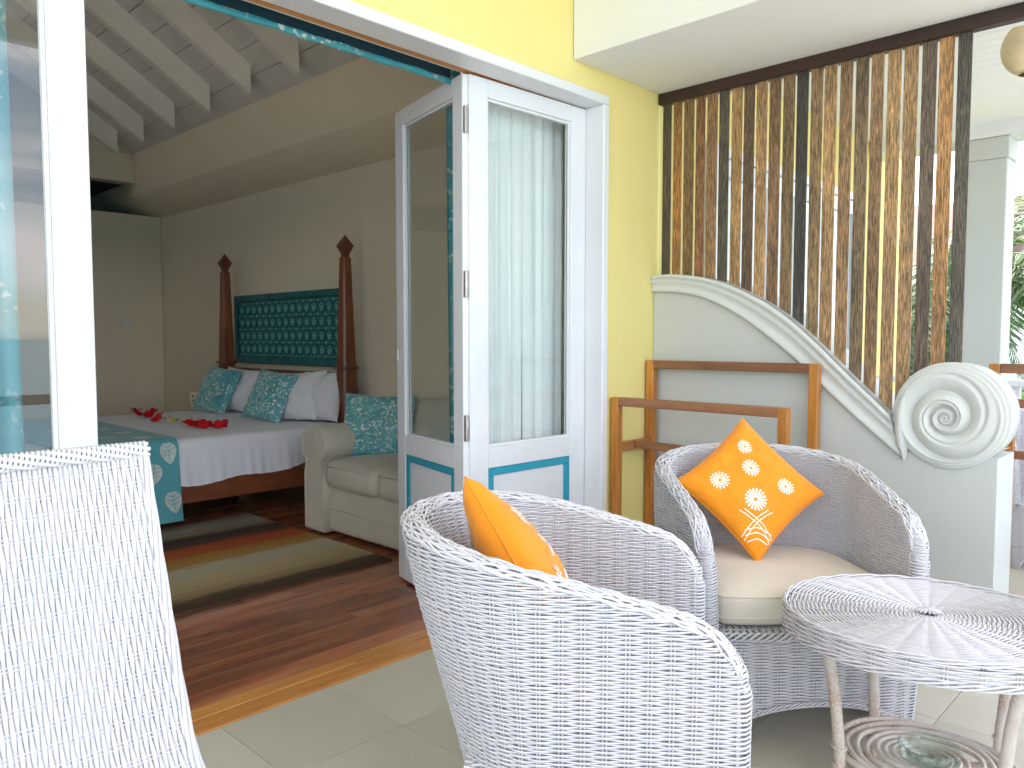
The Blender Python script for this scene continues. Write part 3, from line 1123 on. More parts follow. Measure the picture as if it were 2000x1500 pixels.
def runner_surface(xx, s, off):
    """s: metres along the profile measured up from the near hem"""
    acc = 0
    for k in range(len(rp) - 1):
        d = math.hypot(rp[k + 1][0] - rp[k][0], rp[k + 1][1] - rp[k][1])
        if acc + d >= s:
            f = (s - acc) / d
            a, b2 = runner_pt(xx, k, rp), runner_pt(xx, k + 1, rp)
            ny, nz = -(b2[2] - a[2]) / d, (b2[1] - a[1]) / d
            return (a[0] + f * (b2[0] - a[0]), a[1] + f * (b2[1] - a[1]) + ny * off, a[2] + f * (b2[2] - a[2]) + nz * off)
        acc += d
    return runner_pt(xx, len(rp) - 1, rp)


def leaf_outline():
    P = []
    for k in range(40):
        a = 2 * PI * k / 40
        x_, y_ = math.sin(a) * .78, math.cos(a)
        if y_ < 0:
            x_ *= 1 - .45 * (-y_) ** 1.5
            y_ *= 1.25
        else:
            y_ *= .85 - .10 * math.exp(-(x_ / .12) ** 2)
        P.append((x_ * (1 + .025 * math.sin(13 * a)), y_))
    return P


for (lx, ls, sc_, ro) in ((1.955, .44, .064, .1), (1.86, .315, .066, -.2), (1.965, .135, .066, .15), (1.66, .17, .064, .3), (1.62, .46, .064, -.1), (1.47, .33, .064, .2),
                          (1.86, .66, .066, .4), (1.72, .80, .066, -.3), (1.88, 1.0, .066, .2), (1.66, 1.12, .066, .5), (1.85, 1.32, .066, -.2), (1.60, 1.42, .066, .3), (1.82, 1.65, .066, .1), (1.68, 1.9, .066, .3), (1.86, 2.05, .066, -.2)):
    pts = []
    c_, s_ = math.cos(ro), math.sin(ro)
    O = leaf_outline()
    rings_ = []
    for q in (1, .75, .5, .25, .02):
        rings_.append([runner_surface(lx + sc_ * q * (c_ * a - s_ * b3), ls + sc_ * q * (s_ * a + c_ * b3), .0025) for a, b3 in O])
    mb = MB().grid(rings_, True, False, True)
    lp_ = mb.build('leaf_print', M['motif'], rn, False)
    vb = MB()
    for (p0, p1) in (((0, .72), (0, -1.1)), ((0, .35), (.55, .60)), ((0, .35), (-.55, .60)), ((0, -.05), (.62, .22)), ((0, -.05), (-.62, .22)), ((0, -.45), (.48, -.18)), ((0, -.45), (-.48, -.18))):
        d_ = np.array(p1) - np.array(p0)
        nv = np.array([-d_[1], d_[0]]) / np.linalg.norm(d_) * .028
        rws = []
        for sg in (-1, 1):
            rws.append([runner_surface(lx + sc_ * (c_ * (p0[0] + d_[0] * w_ + sg * nv[0]) - s_ * (p0[1] + d_[1] * w_ + sg * nv[1])), ls + sc_ * (s_ * (p0[0] + d_[0] * w_ + sg * nv[0]) + c_ * (p0[1] + d_[1] * w_ + sg * nv[1])), .0034) for w_ in (0, .33, .66, 1)])
        vb.grid(rws, True)
    vb.build('vein', M['teal_plain'], lp_, False)

# ---- pillows and cushions
def pillow_fn(O, U, Vv, T, pinch=.07, wr=.006, seed=0, pw=.42, sag=0.0):
    """returns f(u,v,side,off) -> point; U,V are half-edge vectors"""
    O, U, Vv = Vector(O), Vector(U), Vector(Vv)
    Nn = U.cross(Vv).normalized()
    def f(u, v, side=1, off=0.0):
        uu = u * (1 - pinch * (1 - v * v))
        vv = v * (1 - pinch * (1 - u * u))
        h = T * max(0.0, (1 - u * u) * (1 - v * v)) ** pw
        q = Vector((u * 3.1 + seed, v * 3.1 - seed, side * 2.0))
        edge = 1 - min(1, max(abs(u), abs(v)) ** 6)
        h += wr * mnoise.noise(q) * edge * 1.6 + wr * .8 * mnoise.noise(q * 2.6) * edge
        # tension creases running in from the seams
        h += wr * .7 * math.sin(u * 24 + seed) * (abs(v) ** 5) * (1 - abs(v)) * 3 + wr * .7 * math.sin(v * 22 + seed) * (abs(u) ** 5) * (1 - abs(u)) * 3
        return O + U * uu + Vv * vv + Nn * (side * (max(h, 0) + off)) + Vector((0, 0, -sag * (1 - u * u)))
    return f


def pillow_mesh(f, n=26):
    mb = MB()
    g = [math.sin(PI / 2 * (2 * i / n - 1)) for i in range(n + 1)]
    for side in (1, -1):
        mb.grid([[tuple(f(u, v, side)) for v in g] for u in g], True, side < 0)
    return mb


def seam(f, r=.0035):
    P = []
    n = 24
    for k in range(4 * n):
        e, t = divmod(k, n)
        t = -1 + 2 * t / n
        u, v = ((t, -1), (1, t), (-t, 1), (-1, -t))[e]
        P.append(tuple(f(u, v, 1)))
    return MB().tube(P, r, 6, True)


def pillow(name, label, O, U, Vv, T, mat, group=None, cat='pillow', **kw):
    f = pillow_fn(O, U, Vv, T, **kw)
    root = thing(name, label, cat, tuple(O), group)
    body = pillow_mesh(f).build('cover', mat, root)
    seam(f).build('piping', mat, body)
    return root, f


def lean_axes(x, y, z0, hw, hh, lean, yaw=0.0, tilt=0.0):
    """pillow resting on its lower edge facing -x, leaning back towards +x; returns centre, half vectors"""
    up = Vector((math.sin(lean), 0, math.cos(lean)))
    side = Vector((0, -1, 0))
    rot = Matrix.Rotation(yaw, 3, 'Z')
    up, side = rot @ up, rot @ side
    nrm = side.cross(up)
    r2 = Matrix.Rotation(tilt, 3, nrm)
    up, side = r2 @ up, r2 @ side
    O = Vector((x, y, z0)) + up * hh
    return O, side * hw, up * hh


zb = BZ + .012
G = 'pillows on the bed'
for nm, lab, x, yy, hw, hh, ln, yw, T, mt, tl in (
    ('pillow', 'white pillow farthest along the headboard, behind the first teal cushion', 3.10, 3.98, .25, .19, R(22), R(8), .085, M['pillow_white'], R(-3)),
    ('pillow', 'white pillow half hidden between the two teal cushions', 3.14, 3.42, .25, .18, R(20), R(2), .08, M['pillow_white'], 0),
    ('pillow', 'front white pillow with pointed corner beside the second teal cushion', 3.06, 2.93, .23, .195, R(24), R(14), .085, M['pillow_white'], R(4)),
    ('pillow', 'white pillow nearest the brown bedpost', 3.16, 2.76, .22, .19, R(18), R(10), .08, M['pillow_white'], R(2)),
    ('teal_cushion', 'teal blossom cushion standing on the bed farther from the sofa', 2.93, 4.06, .215, .20, R(26), R(12), .075, M['teal_floral'], R(-6)),
    ('teal_cushion', 'teal blossom cushion standing on the bed nearer to the sofa', 2.90, 3.12, .205, .20, R(26), R(14), .075, M['teal_floral'], R(-5)),
):
    O, U, Vv = lean_axes(x, yy, zb, hw, hh, ln, yw, tl)
    pillow(nm, lab, O, U, Vv, T, mt, G, 'pillow' if nm == 'pillow' else 'cushion', seed=x * 7 + yy * 3, wr=.012)

# flower blossoms strewn across the bed
def blossom(x, y, z, s, mat, label, seed, group):
    rnd = random.Random(seed)
    root = thing('blossom', label, 'flower', (x, y, z), group)
    yaw0 = rnd.uniform(0, 6)
    tilt = Matrix.Rotation(rnd.uniform(.2, .9), 3, Vector((math.cos(yaw0), math.sin(yaw0), 0)))
    for k in range(5):
        a = yaw0 + 2 * PI * k / 5 + rnd.uniform(-.15, .15)
        P = []
        up = rnd.uniform(.55, 1.2)
        for i in range(6):
            t = i / 5
            r = s * t
            wd = s * .48 * math.sin(PI * min(1, .12 + t * .86)) ** .8
            row = []
            for j in range(5):
                q = (j / 4 - .5) * 2
                lx, ly = r, wd * q
                lz = s * (up * t * (1 - .55 * t) + .10 * math.sin(q * 5 + t * 6 + k) * t)
                v = tilt @ Vector((lx * math.cos(a) - ly * math.sin(a), lx * math.sin(a) + ly * math.cos(a), lz))
                row.append((x + v.x, y + v.y, z + max(.002, v.z + .012)))
            P.append(row)
        MB().grid(P, True).build('petal', mat, root, False)
    tip = tilt @ Vector((0, 0, s * 1.1))
    MB().tube([(x, y, z + .006), (x + tip.x * .5, y + tip.y * .5, z + .006 + max(.004, tip.z * .5)), (x + tip.x, y + tip.y, z + .006 + max(.006, tip.z))], .0028, 6).build('pistil', mat, root)


GF = 'blossoms strewn across the bed'
zf = BZ + .006
for i, (x, y, s, m_, lab) in enumerate((
    (2.43, 4.25, .058, 'red_petal', 'red blossom at the far end of the row on the bed'),
    (2.38, 4.06, .060, 'red_petal', 'second red blossom from the far end of the flower row'),
    (2.44, 3.96, .062, 'red_petal', 'red blossom in the far cluster, third from the end'),
    (2.36, 3.62, .056, 'red_petal', 'single red blossom just beyond the two cream flowers'),
    (2.36, 3.42, .060, 'cream_petal', 'cream yellow blossom farther from the sofa'),
    (2.38, 3.23, .055, 'cream_petal', 'cream yellow blossom nearer to the sofa'),
    (2.36, 3.06, .062, 'red_petal', 'red blossom right next to the nearer cream flower'),
    (2.385, 2.96, .058, 'red_petal', 'red blossom in the middle of the near cluster'),
    (2.36, 2.87, .062, 'red_petal', 'red blossom with an upright petal near the bed edge'),
    (2.45, 2.82, .060, 'red_petal', 'red blossom closest to the near edge of the bed'))):
    blossom(x, y, zf, s * 1.05, M[m_], lab, i + 3, GF)

# bedside lamp peeping out behind the teal cushion
bl = thing('bedside_lamp', 'cream lamp shade with dark dots behind the far teal cushion', 'lamp', (3.22, 4.82, 0))
MB().lathe([(.0, .0), (.20, .0), (.20, .03), (.03, .05), (.03, .44), (.21, .45), (.21, .48), (.0, .48)], 3.22, 4.82, 20).build('stand', M['bed_wood'], bl)
MB().lathe([(.055, .481), (.075, .50), (.075, .715), (.068, .72)], 3.20, 4.82, 20).build('shade', M['paper'], bl)
for k in range(4):
    for a in (R(210), R(240), R(270)):
        V, Fs = soft_box(3.20 + .0765 * math.cos(a), 4.82 + .0765 * math.sin(a), .545 + .045 * k, .012, .012, .016, .005, n=2)
        MB().add(V, Fs, True).build('dot', M['dark_metal'], bl)

# carved teal panel on the wall above the bed
cp = thing('carved_panel', 'dark teal carved wooden wall panel with rows of rosettes above the headboard', 'wall panel', (3.48, 3.75, 1.3))
PY0, PY1, PZ0, PZ1 = 2.80, 4.60, .985, 1.60
def panel_mat():
    m, nt, bs, out = new_mat('weathered_teal_wood')
    v = coords(nt)
    f = noise_fac(nt, v, 9, 5, .7)
    g = noise_fac(nt, v, 45, 4, .7)
    c = ramp(nt, f, [(.3, (.008, .075, .10)), (.55, (.015, .14, .16)), (.75, (.03, .22, .20))])
    c = mixc(nt, ramp(nt, g, [(.58, (0, 0, 0)), (.70, (.7, .7, .7))]), c, (.20, .42, .40))
    nt.links.new(c, bs.inputs['Base Color'])
    bs.inputs['Roughness'].default_value = .5
    return m
M['carved'] = panel_mat()
M['carved_hi'] = plain('rubbed_teal_edges', (.13, .36, .35), .5, .5, 30)
MB().box(3.478, 3.497, PY0, PY1, PZ0, PZ1, .003).build('back_board', M['carved'], cp)
for (a0, a1, b0, b1) in ((PY0, PY1, PZ1 - .055, PZ1), (PY0, PY1, PZ0, PZ0 + .055), (PY0, PY0 + .055, PZ0 + .0555, PZ1 - .0555), (PY1 - .055, PY1, PZ0 + .0555, PZ1 - .0555)):
    MB().box(3.455, 3.4775, a0, a1, b0, b1, .006).build('frame_bar', M['carved'], cp)
tw, tz = (PY1 - PY0 - .15) / 15, (PZ1 - PZ0 - .15) / 4
ros = MB()
prof = [(.0, .016), (.010, .015), (.013, .008), (.021, .008), (.026, .014), (.031, .008), (.038, .007), (.043, .013), (.047, .006), (.0475, .0)]
P = [[(-h, r * tw / .11 * 1.0 * math.cos(2 * PI * j / 20), r * tz / .11 * math.sin(2 * PI * j / 20) * 1.0) for j in range(20)] for r, h in prof]
ros.grid(P, True, False, True)
for sy in (-1, 1):
    for sz in (-1, 1):
        V, Fs = soft_box(-.004, sy * tw * .44, sz * tz * .44, .010, .014, .014, .004, n=1)
        ros.add(V, Fs, True)
ros_me = None
for i in range(15):
    for j in range(4):
        if ros_me is None:
            o = ros.build('rosette', M['carved_hi'], cp)
            ros_me = o.data
            ros_me.materials.append(M['carved'])
            for pl in ros_me.polygons:
                rr_ = math.hypot(pl.center[1] / tw, pl.center[2] / tz)
                if rr_ < .45 and (-pl.center[0]) < .0108:
                    pl.material_index = 1
        else:
            o = link('rosette', ros_me, None, cp)
        o.location = Vector((3.4775, PY0 + .075 + tw * (i + .5), PZ0 + .075 + tz * (j + .5))) - ROOT[cp.name]
b = MB()
for j in range(5):
    b.box(3.4715, 3.4778, PY0 + .06, PY1 - .06, PZ0 + .073 + tz * j, PZ0 + .078 + tz * j, .001)
b.build('lattice', M['carved_hi'], cp)

# light switch on the far wall
ls = thing('light_switch', 'small pale square light switch on the far bedroom wall', 'switch', (3.109, 6.28, 1.36))
MB().box(3.065, 3.153, 6.275, 6.2895, 1.32, 1.408, .003).build('plate', M['outlet'], ls)
for k in (-1, 1):
    MB().box(3.109 + k * .018 - .013, 3.109 + k * .018 + .013, 6.270, 6.2745, 1.345, 1.383, .002).build('rocker', M['outlet'], ls)

# sofa along the headboard wall
SX, SY0, SY1 = 2.62, .30, 2.065
sofa = thing('sofa', 'beige fabric sofa with rolled arms beside the bed', 'sofa', (3.05, 1.2, 0))
V, Fs = soft_box((SX + 3.40) / 2 + .02, (SY0 + SY1) / 2, .165, 3.40 - SX - .02, SY1 - SY0 - .10, .29, .03, n=8)
MB().add(V, Fs, True).build('base', M['sofa'], sofa)
MB().tube([(SX + .032, SY0 + .14, .165), (SX + .030, SY1 - .20, .165)], .0035, 6).build('base_piping', M['sofa'], sofa)
for cy_ in (SY1 - .16, SY0 + .16):
    # rolled arm: scroll-section swept along x
    outline = []
    for a in np.linspace(R(-55), R(235), 22):
        outline.append((.135 * math.cos(a), .555 + .118 * math.sin(a)))
    outline = [(.105, .02), (.105, .36)] + outline + [(-.105, .36), (-.105, .02)]
    rows = []
    for xx, k in ((SX - .012, .93), (SX - .020, .965), (SX - .012, 1), (SX + .04, 1), (SX + .5, 1.0), (SX + .78, .98)):
        rows.append([(xx, cy_ + p[0] * k, .345 + (p[1] - .345) * k + 0) for p in outline])
    mb = MB().grid(rows, True, False, True)
    mb.add(rows[0], [tuple(range(len(outline)))])
    mb.add(rows[-1], [tuple(range(len(outline)))])
    arm = mb.build('arm', M['sofa'], sofa)
    MB().tube([(SX - .015, cy_ + p[0] * 1.0, .345 + (p[1] - .345) * 1.0) for p in outline[1:-1]], .0055, 6).build('piping', M['sofa'], arm)
ya, yb = SY0 + .27, SY1 - .27
ym = 1.285
for a0, a1 in ((ym + .004, yb), (ya, ym - .004)):
    V, Fs = soft_box(SX + .355, (a0 + a1) / 2, .385, .73, a1 - a0, .165, .045, (.022, .006, .030), 14, .006, a0)
    cu = MB().add(V, Fs, True).build('seat_cushion', M['sofa'], sofa)
    e = .36
    MB().tube([(SX - .022, a0 + .05, .440), (SX - .030, (a0 + a1) / 2, .447), (SX - .022, a1 - .05, .440)], .004, 6).build('piping', M['sofa'], cu)
# back with a gently curved crest
rows = []
for i in range(41):
    yy = SY0 + .08 + (SY1 - SY0 - .16) * i / 40
    zt = .735 + .13 * math.exp(-((yy - 1.85) / .30) ** 2) * 0 + .11 * math.sin(PI * (i / 40)) ** .6
    sec_ = [(3.10, .40), (3.13, .55), (3.18, zt - .08), (3.21, zt - .02), (3.27, zt), (3.36, zt - .01), (3.42, zt - .08), (3.44, .35), (3.44, .05)]
    rows.append([(x_, yy, z_) for x_, z_ in sec_])
mb = MB().grid(rows, True)
for e in (0, -1):
    mb.add(rows[e], [tuple(range(9))])
mb.build('back', M['sofa'], sofa)
for yy in (SY0 + .1, SY1 - .15):
    for xx in (SX + .06, 3.33):
        MB().box(xx, xx + .05, yy, yy + .05, .001, .03, .004).build('foot', M['bed_wood'], sofa)
# teal cushion on the sofa
O, U, Vv = lean_axes(2.90, 1.70, .455, .235, .215, R(24), R(38), R(-2))
pillow('teal_cushion', 'teal blossom cushion leaning in the corner of the beige sofa', O, U, Vv, .085, M['teal_floral'], None, 'cushion', seed=4.4, wr=.012)

# rug
def rug_mat():
    m, nt, bs, out = new_mat('striped_rug_wool')
    tc = N(nt, 'ShaderNodeTexCoord')
    sep = N(nt, 'ShaderNodeSeparateXYZ')
    nt.links.new(tc.outputs['Generated'], sep.inputs[0])
    v = coords(nt, (1.2, 9, 1))
    n1 = noise_fac(nt, v, 3.2, 5, .7)
    ma = N(nt, 'ShaderNodeMath', operation='MULTIPLY_ADD')
    nt.links.new(n1, ma.inputs[0])
    ma.inputs[1].default_value = .12
    ma.inputs[2].default_value = -.06
    ad = N(nt, 'ShaderNodeMath', operation='ADD')
    nt.links.new(sep.outputs[1], ad.inputs[0])
    nt.links.new(ma.outputs[0], ad.inputs[1])
    c = ramp(nt, ad.outputs[0], [(0, (0.078, 0.050, 0.030)), (.075, (0.111, 0.076, 0.045)), (.10, (0.292, 0.212, 0.111)), (.16, (0.447, 0.347, 0.189)), (.26, (0.536, 0.424, 0.246)), (.30, (0.482, 0.438, 0.307)),
                                 (.37, (0.497, 0.454, 0.322)), (.40, (0.447, 0.268, 0.089)), (.48, (0.424, 0.212, 0.055)), (.52, (0.447, 0.111, 0.040)), (.60, (0.424, 0.094, 0.034)), (.64, (0.123, 0.063, 0.045)), (.73, (0.066, 0.045, 0.040)),
                                 (.77, (0.268, 0.201, 0.134)), (.86, (0.378, 0.358, 0.268)), (.94, (0.292, 0.223, 0.157)), (.97, (0.223, 0.078, 0.045)), (1, (0.111, 0.045, 0.026))])
    g = noise_fac(nt, coords(nt, (30, 260, 1)), 3, 2, .6)
    c = mixc(nt, .5, c, ramp(nt, g, [(.3, (.6, .6, .6)), (.7, (1.2, 1.2, 1.2))]), 'MULTIPLY')
    nt.links.new(c, bs.inputs['Base Color'])
    bs.inputs['Roughness'].default_value = .95
    bs.inputs['Specular IOR Level'].default_value = .1
    bump(nt, bs, g, .5, .004)
    return m
rug = thing('rug', 'striped wool rug in grey, orange, ochre and brown on the plank floor', 'rug', (1.7, 1.9, 0))
P = []
for i in range(41):
    yy = 1.075 + 1.665 * i / 40
    P.append([(.75 + (2.568 - .75) * j / 50, yy + .004 * math.sin(j * .7) * (i in (0, 40)), .0115 + .0012 * mnoise.noise(Vector((j * .2, i * .3, 0)))) for j in range(51)])
mb = MB().grid(P, True)
edge = P[0] + [r[-1] for r in P[1:]] + P[-1][::-1][1:] + [r[0] for r in P[::-1][1:-1]]
mb.grid([edge, [(p[0], p[1], .0005) for p in edge]], False, False, True)
mb.build('pile', rug_mat(), rug)

# ================================================================== WICKER FURNITURE
cW, cLb, cLa, cHb, cHa, cPW, cTA = .347, .324, .374, .807, .655, 1.466, .015
TH = .054                     # wall thickness
SEAT = .355


def chair_centre(t, z):
    """centre line of the tub wall in plan at height z, t in [-1,1] from one arm front round the back to the other"""
    t = np.asarray(t, float)
    z = np.asarray(z, float)
    k = np.clip((z - .16) / (.80 - .16), 0, 1.15)
    k = k * k * (3 - 2 * np.clip(k, 0, 1)) * .35 + k * .65
    Lb = .150 + (cLb - .150) * k
    W = .305 + (cW - .305) * np.clip(z / .6, 0, 1) ** .8
    a = np.abs(t)
    sg = np.sign(t)
    phi = np.clip(a / .65, 0, 1) * PI / 2
    u = np.clip((a - .65) / .35, 0, 1)
    x = -Lb * np.cos(phi) + cLa * u
    y = sg * (W * np.sin(phi) - cTA * u)
    return np.stack(np.broadcast_arrays(x, y), -1)


def chair_rim_z(t):
    a = np.abs(np.asarray(t, float))
    phi = np.clip(a / .65, 0, 1) * PI / 2
    u = np.clip((a - .65) / .35, 0, 1)
    x = -cLb * np.cos(phi) + cLa * u
    q = np.clip((x + cLb) / (cLb + cLa), 0, 1)
    z = cHb - (cHb - cHa) * q ** cPW
    e = np.clip((q - .86) / .14, 0, 1)
    return z - .085 * (1 - np.sqrt(np.clip(1 - e * e, 0, 1)))


def chair_pt(t, z, off):
    t = np.asarray(t, float)
    c = chair_centre(t, z)
    e = 1e-3
    d = chair_centre(np.clip(t + e, -1, 1), z) - chair_centre(np.clip(t - e, -1, 1), z)
    d /= np.linalg.norm(d, axis=-1, keepdims=True)
    nrm = np.stack([-d[..., 1], d[..., 0]], -1)        # for growing t (right arm to left): outward?
    # make it point away from the seat centre
    s = np.sign((nrm * (c - np.array([.10, 0]))).sum(-1, keepdims=True))
    nrm = nrm * np.where(s == 0, 1, s)
    p = c + nrm * np.asarray(off)[..., None]
    return np.concatenate([p, np.broadcast_to(np.asarray(z, float), t.shape)[..., None]], -1), nrm, d


# equal steps of arc length along the wall
_tt = np.linspace(-1, 1, 4001)
_pp = chair_centre(_tt, .7)
_dd = np.r_[0, np.cumsum(np.linalg.norm(np.diff(_pp, axis=0), axis=1))]
NST = 42                       # stakes
SUB = 5
TJ = np.interp(np.linspace(0, _dd[-1], NST * SUB + 1), _dd, _tt)
RIMZ = chair_rim_z(TJ)


def arch(y):
    return .125 * np.sqrt(np.clip(1 - (np.asarray(y) / .285) ** 2, 0, 1))


def build_tub_chair():
    root = thing('wicker_armchair', 'x', 'armchair', (0, 0, 0), 'white wicker tub chairs', False)
    pitch, rad, amp = .0047, .00238, .0031
    st = Strands()
    rows = int((cHb) / pitch)
    J = np.arange(NST * SUB + 1)
    NF = 12
    for k in range(rows):
        z = .006 + k * pitch + RNG.normal() * .0002
        wv = np.cos(PI * J / SUB + PI * (k % 2)) * amp
        ok = np.where(RIMZ > z + .012)[0]
        if len(ok) < 4:
            continue
        j0, j1 = ok[0], ok[-1]
        sl = slice(j0, j1 + 1)
        taper = 1.0
        zt = np.minimum(1, (RIMZ[sl] - z) / .05)
        half = TH / 2 * np.clip(np.sqrt(np.clip(zt * 1.6, 0, 1)), .35, 1)
        jit = .0006 * np.sin(J[sl] * .11 + k * 2.1)
        po, nn, dd = chair_pt(TJ[sl], z, half + wv[sl] + jit)
        po[:, 2] += .0009 * np.sin(J[sl] * .071 + k * .05) + .0004 * np.sin(J[sl] * .23 + k * 1.7)
        if z > SEAT - .03:
            pi_, _, _ = chair_pt(TJ[sl], z, -half + wv[sl])
            pi_[:, 2] = po[:, 2] + pitch * .5
            # rounded ends over the arm front
            def cap(a, b, d, sgn):
                m = (a + b) / 2
                h = np.linalg.norm(a - b) / 2
                n_ = (a - b) / (2 * h + 1e-9)
                out = []
                for w in np.linspace(0, PI, 7)[1:-1]:
                    v = m + n_ * h * math.cos(w)
                    v[:2] += sgn * d * h * math.sin(w)
                    out.append(v)
                return np.array(out)
            c1 = cap(po[-1], pi_[-1], dd[-1], 1)
            c0 = cap(pi_[0], po[0], dd[0], -1)
            loop = np.concatenate([po, c1, pi_[::-1], c0])
            st.add(loop, rad, 4, True, np.array([0, 0, 1.]))
        else:
            # outer wall plus front skirt
            yl, yr = po[-1], po[0]
            s = np.arange(1, NF * SUB) / (NF * SUB)
            yy = yl[1] + (yr[1] - yl[1]) * s
            xx = np.maximum(yl[0], yr[0]) + .030 * np.minimum(1, 6 * s * (1 - s)) ** .6 + np.cos(PI * np.arange(1, NF * SUB) / SUB + PI * (k % 2)) * amp
            fr = np.stack([xx, yy, np.full_like(xx, z)], 1)
            keep = z > arch(yy) + .004
            if keep.all():
                st.add(np.concatenate([po, fr]), rad, 4, True, np.array([0, 0, 1.]))
            else:
                i = np.where(~keep)[0]
                a_, b_ = i[0], i[-1]
                st.add(np.concatenate([fr[b_ + 1:], po, fr[:a_]]), rad, 4, False, np.array([0, 0, 1.]))
    st.build('shell_weave', M['wicker'], root)
    # stakes, in pairs
    sk = Strands()
    for i in range(NST + 1):
        for dlt in (-.42, .42):
            t = np.interp(np.clip(i * SUB + dlt, 0, NST * SUB), J, TJ)
            zr = float(chair_rim_z(t))
            for side in (1, -1):
                z = np.linspace(.004 if side > 0 else SEAT - .02, zr - .012, 14)
                half = TH / 2 * np.clip(np.sqrt(np.clip((zr - z) / .05 * 1.6, 0, 1)), .35, 1)
                p, _, _ = chair_pt(np.full_like(z, t), z, side * half)
                sk.add(p, .0019, 4, False, np.array([1., .3, 0]))
    p0, _, _ = chair_pt(np.array([TJ[-1], TJ[0]]), .2, np.array([TH / 2, TH / 2]))
    for i in range(1, NF):
        for dlt in (-.09, .09):
            s = (i + dlt) / NF
            yy = p0[0, 1] + (p0[1, 1] - p0[0, 1]) * s
            xx = max(p0[0, 0], p0[1, 0]) + .030 * min(1, 6 * s * (1 - s)) ** .6
            z = np.linspace(float(arch(yy)) + .004, SEAT - .02, 8)
            sk.add(np.stack([np.full_like(z, xx), np.full_like(z, yy), z], 1), .0019, 4, False, np.array([1., .3, 0]))
    sk.build('stakes', M['wicker'], root)
    # braided rim
    br = Strands()
    n = 520
    tt = np.interp(np.linspace(0, _dd[-1], n), _dd, _tt)
    zr = chair_rim_z(tt)
    c, nn, dd = chair_pt(tt, zr, np.zeros(n))
    # carry on a little way down the arm fronts
    def down(p, d, sgn):
        out = []
        for w in np.linspace(0, 1, 14)[1:]:
            q = p.copy()
            q[:2] += sgn * d * TH * .5 * math.sin(w * PI / 2)
            q[2] -= .10 * w ** 1.5
            out.append(q)
        return np.array(out)
    c[:, 2] -= .012
    A, B = down(c[0], dd[0], -1)[::-1][-5:], down(c[-1], dd[-1], 1)[:5]
    path = np.concatenate([A, c, B])
    nrm = np.concatenate([np.repeat(nn[:1], len(A), 0), nn, np.repeat(nn[-1:], len(B), 0)])
    nrm3 = np.concatenate([nrm, np.zeros((len(nrm), 1))], 1)
    T = np.gradient(path, axis=0)
    T /= np.linalg.norm(T, axis=1, keepdims=True)
    up3 = np.cross(T, nrm3)
    up3 *= np.sign(up3[len(up3) // 2, 2] or 1)
    s = np.r_[0, np.cumsum(np.linalg.norm(np.diff(path, axis=0), axis=1))]
    endt = np.minimum(1, np.minimum(s, s[-1] - s) / .05) * .5 + .5
    for d in (1, -1):
        for m_ in range(6):
            ph = d * 2 * PI * s / .42 + 2 * PI * m_ / 6
            q = path + nrm3 * (np.cos(ph) * .0255 * endt)[:, None] + up3 * ((np.sin(ph) * .0105 + .0025 * d * np.sin(2 * PI * s / .092 + m_)) * endt)[:, None]
            br.add(q, .0029, 5)
    for m_ in range(9):       # close filling strands along the rim, bound over the stakes
        o_ = (m_ - 4) * .0060
        q = path + nrm3 * ((o_ + .0010 * np.sin(2 * PI * s / .092 + PI * m_)) * endt)[:, None] + up3 * ((.0085 - o_ * o_ * 14 + .0030 * np.sin(2 * PI * s / .092 + PI * m_)) * endt)[:, None]
        br.add(q, .0030, 5)
    br.build('rim_braid', M['wicker'], root)
    # braid along the front edge of the seat and along the arch
    fb = Strands()
    yv = np.linspace(-.30, .30, 160)
    xv = cLa + TH * .5 + .022 * (1 - (yv / .30) ** 2)
    for m_ in range(4):
        ph = 2 * PI * yv / .09 + 2 * PI * m_ / 4
        fb.add(np.stack([xv + .008 * np.cos(ph), yv, SEAT - .018 + .011 * np.sin(ph)], 1), .0032, 5, False, np.array([0, 0, 1.]))
        za = arch(yv * .95) + .006
        fb.add(np.stack([xv - .003 + .004 * np.cos(ph), yv * .95, za + .006 * np.sin(ph)], 1), .0026, 5, False, np.array([1., 0, 0]))
    fb.build('front_braid', M['wicker'], root)
    # woven seat panel
    sp = Strands()
    for i in range(62):
        yv_ = -.31 + .01 * i
        x_ = np.linspace(-.16, cLa + .035, 60)
        sp.add(np.stack([x_, np.full(60, yv_), SEAT - .012 + .003 * np.cos(PI * np.arange(60) / 3 + PI * (i % 2))], 1), .0036, 4, False, np.array([0, 0, 1.]))
    for i in range(13):
        sp.add(np.stack([np.full(8, -.14 + .042 * i), np.linspace(-.315, .315, 8), np.full(8, SEAT - .012)], 1), .0025, 4, False, np.array([0, 0, 1.]))
    sp.build('seat_weave', M['wicker'], root)
    # hidden cane frame ring on the ground
    q, _, _ = chair_pt(TJ, .012, np.zeros(len(TJ)))
    MB().tube(q, .010, 8).build('base_ring', M['rattan'], root)
    return root


ch1 = build_tub_chair()
ch2 = copy_tree(ch1)
ch1.location, ch1.rotation_euler = (1.381, -1.102, 0), (0, 0, R(-52.5))
ch1['label'] = 'white wicker tub chair in the foreground seen from behind its back and side'
ch2.location, ch2.rotation_euler = (2.526, -1.080, 0), (0, 0, R(-131.9))
ch2['label'] = 'white wicker tub chair in front of the partition with cream seat pad'


def to_world(base, rot, p):
    c, s = math.cos(rot), math.sin(rot)
    return Vector((base[0] + c * p[0] - s * p[1], base[1] + s * p[0] + c * p[1], p[2]))


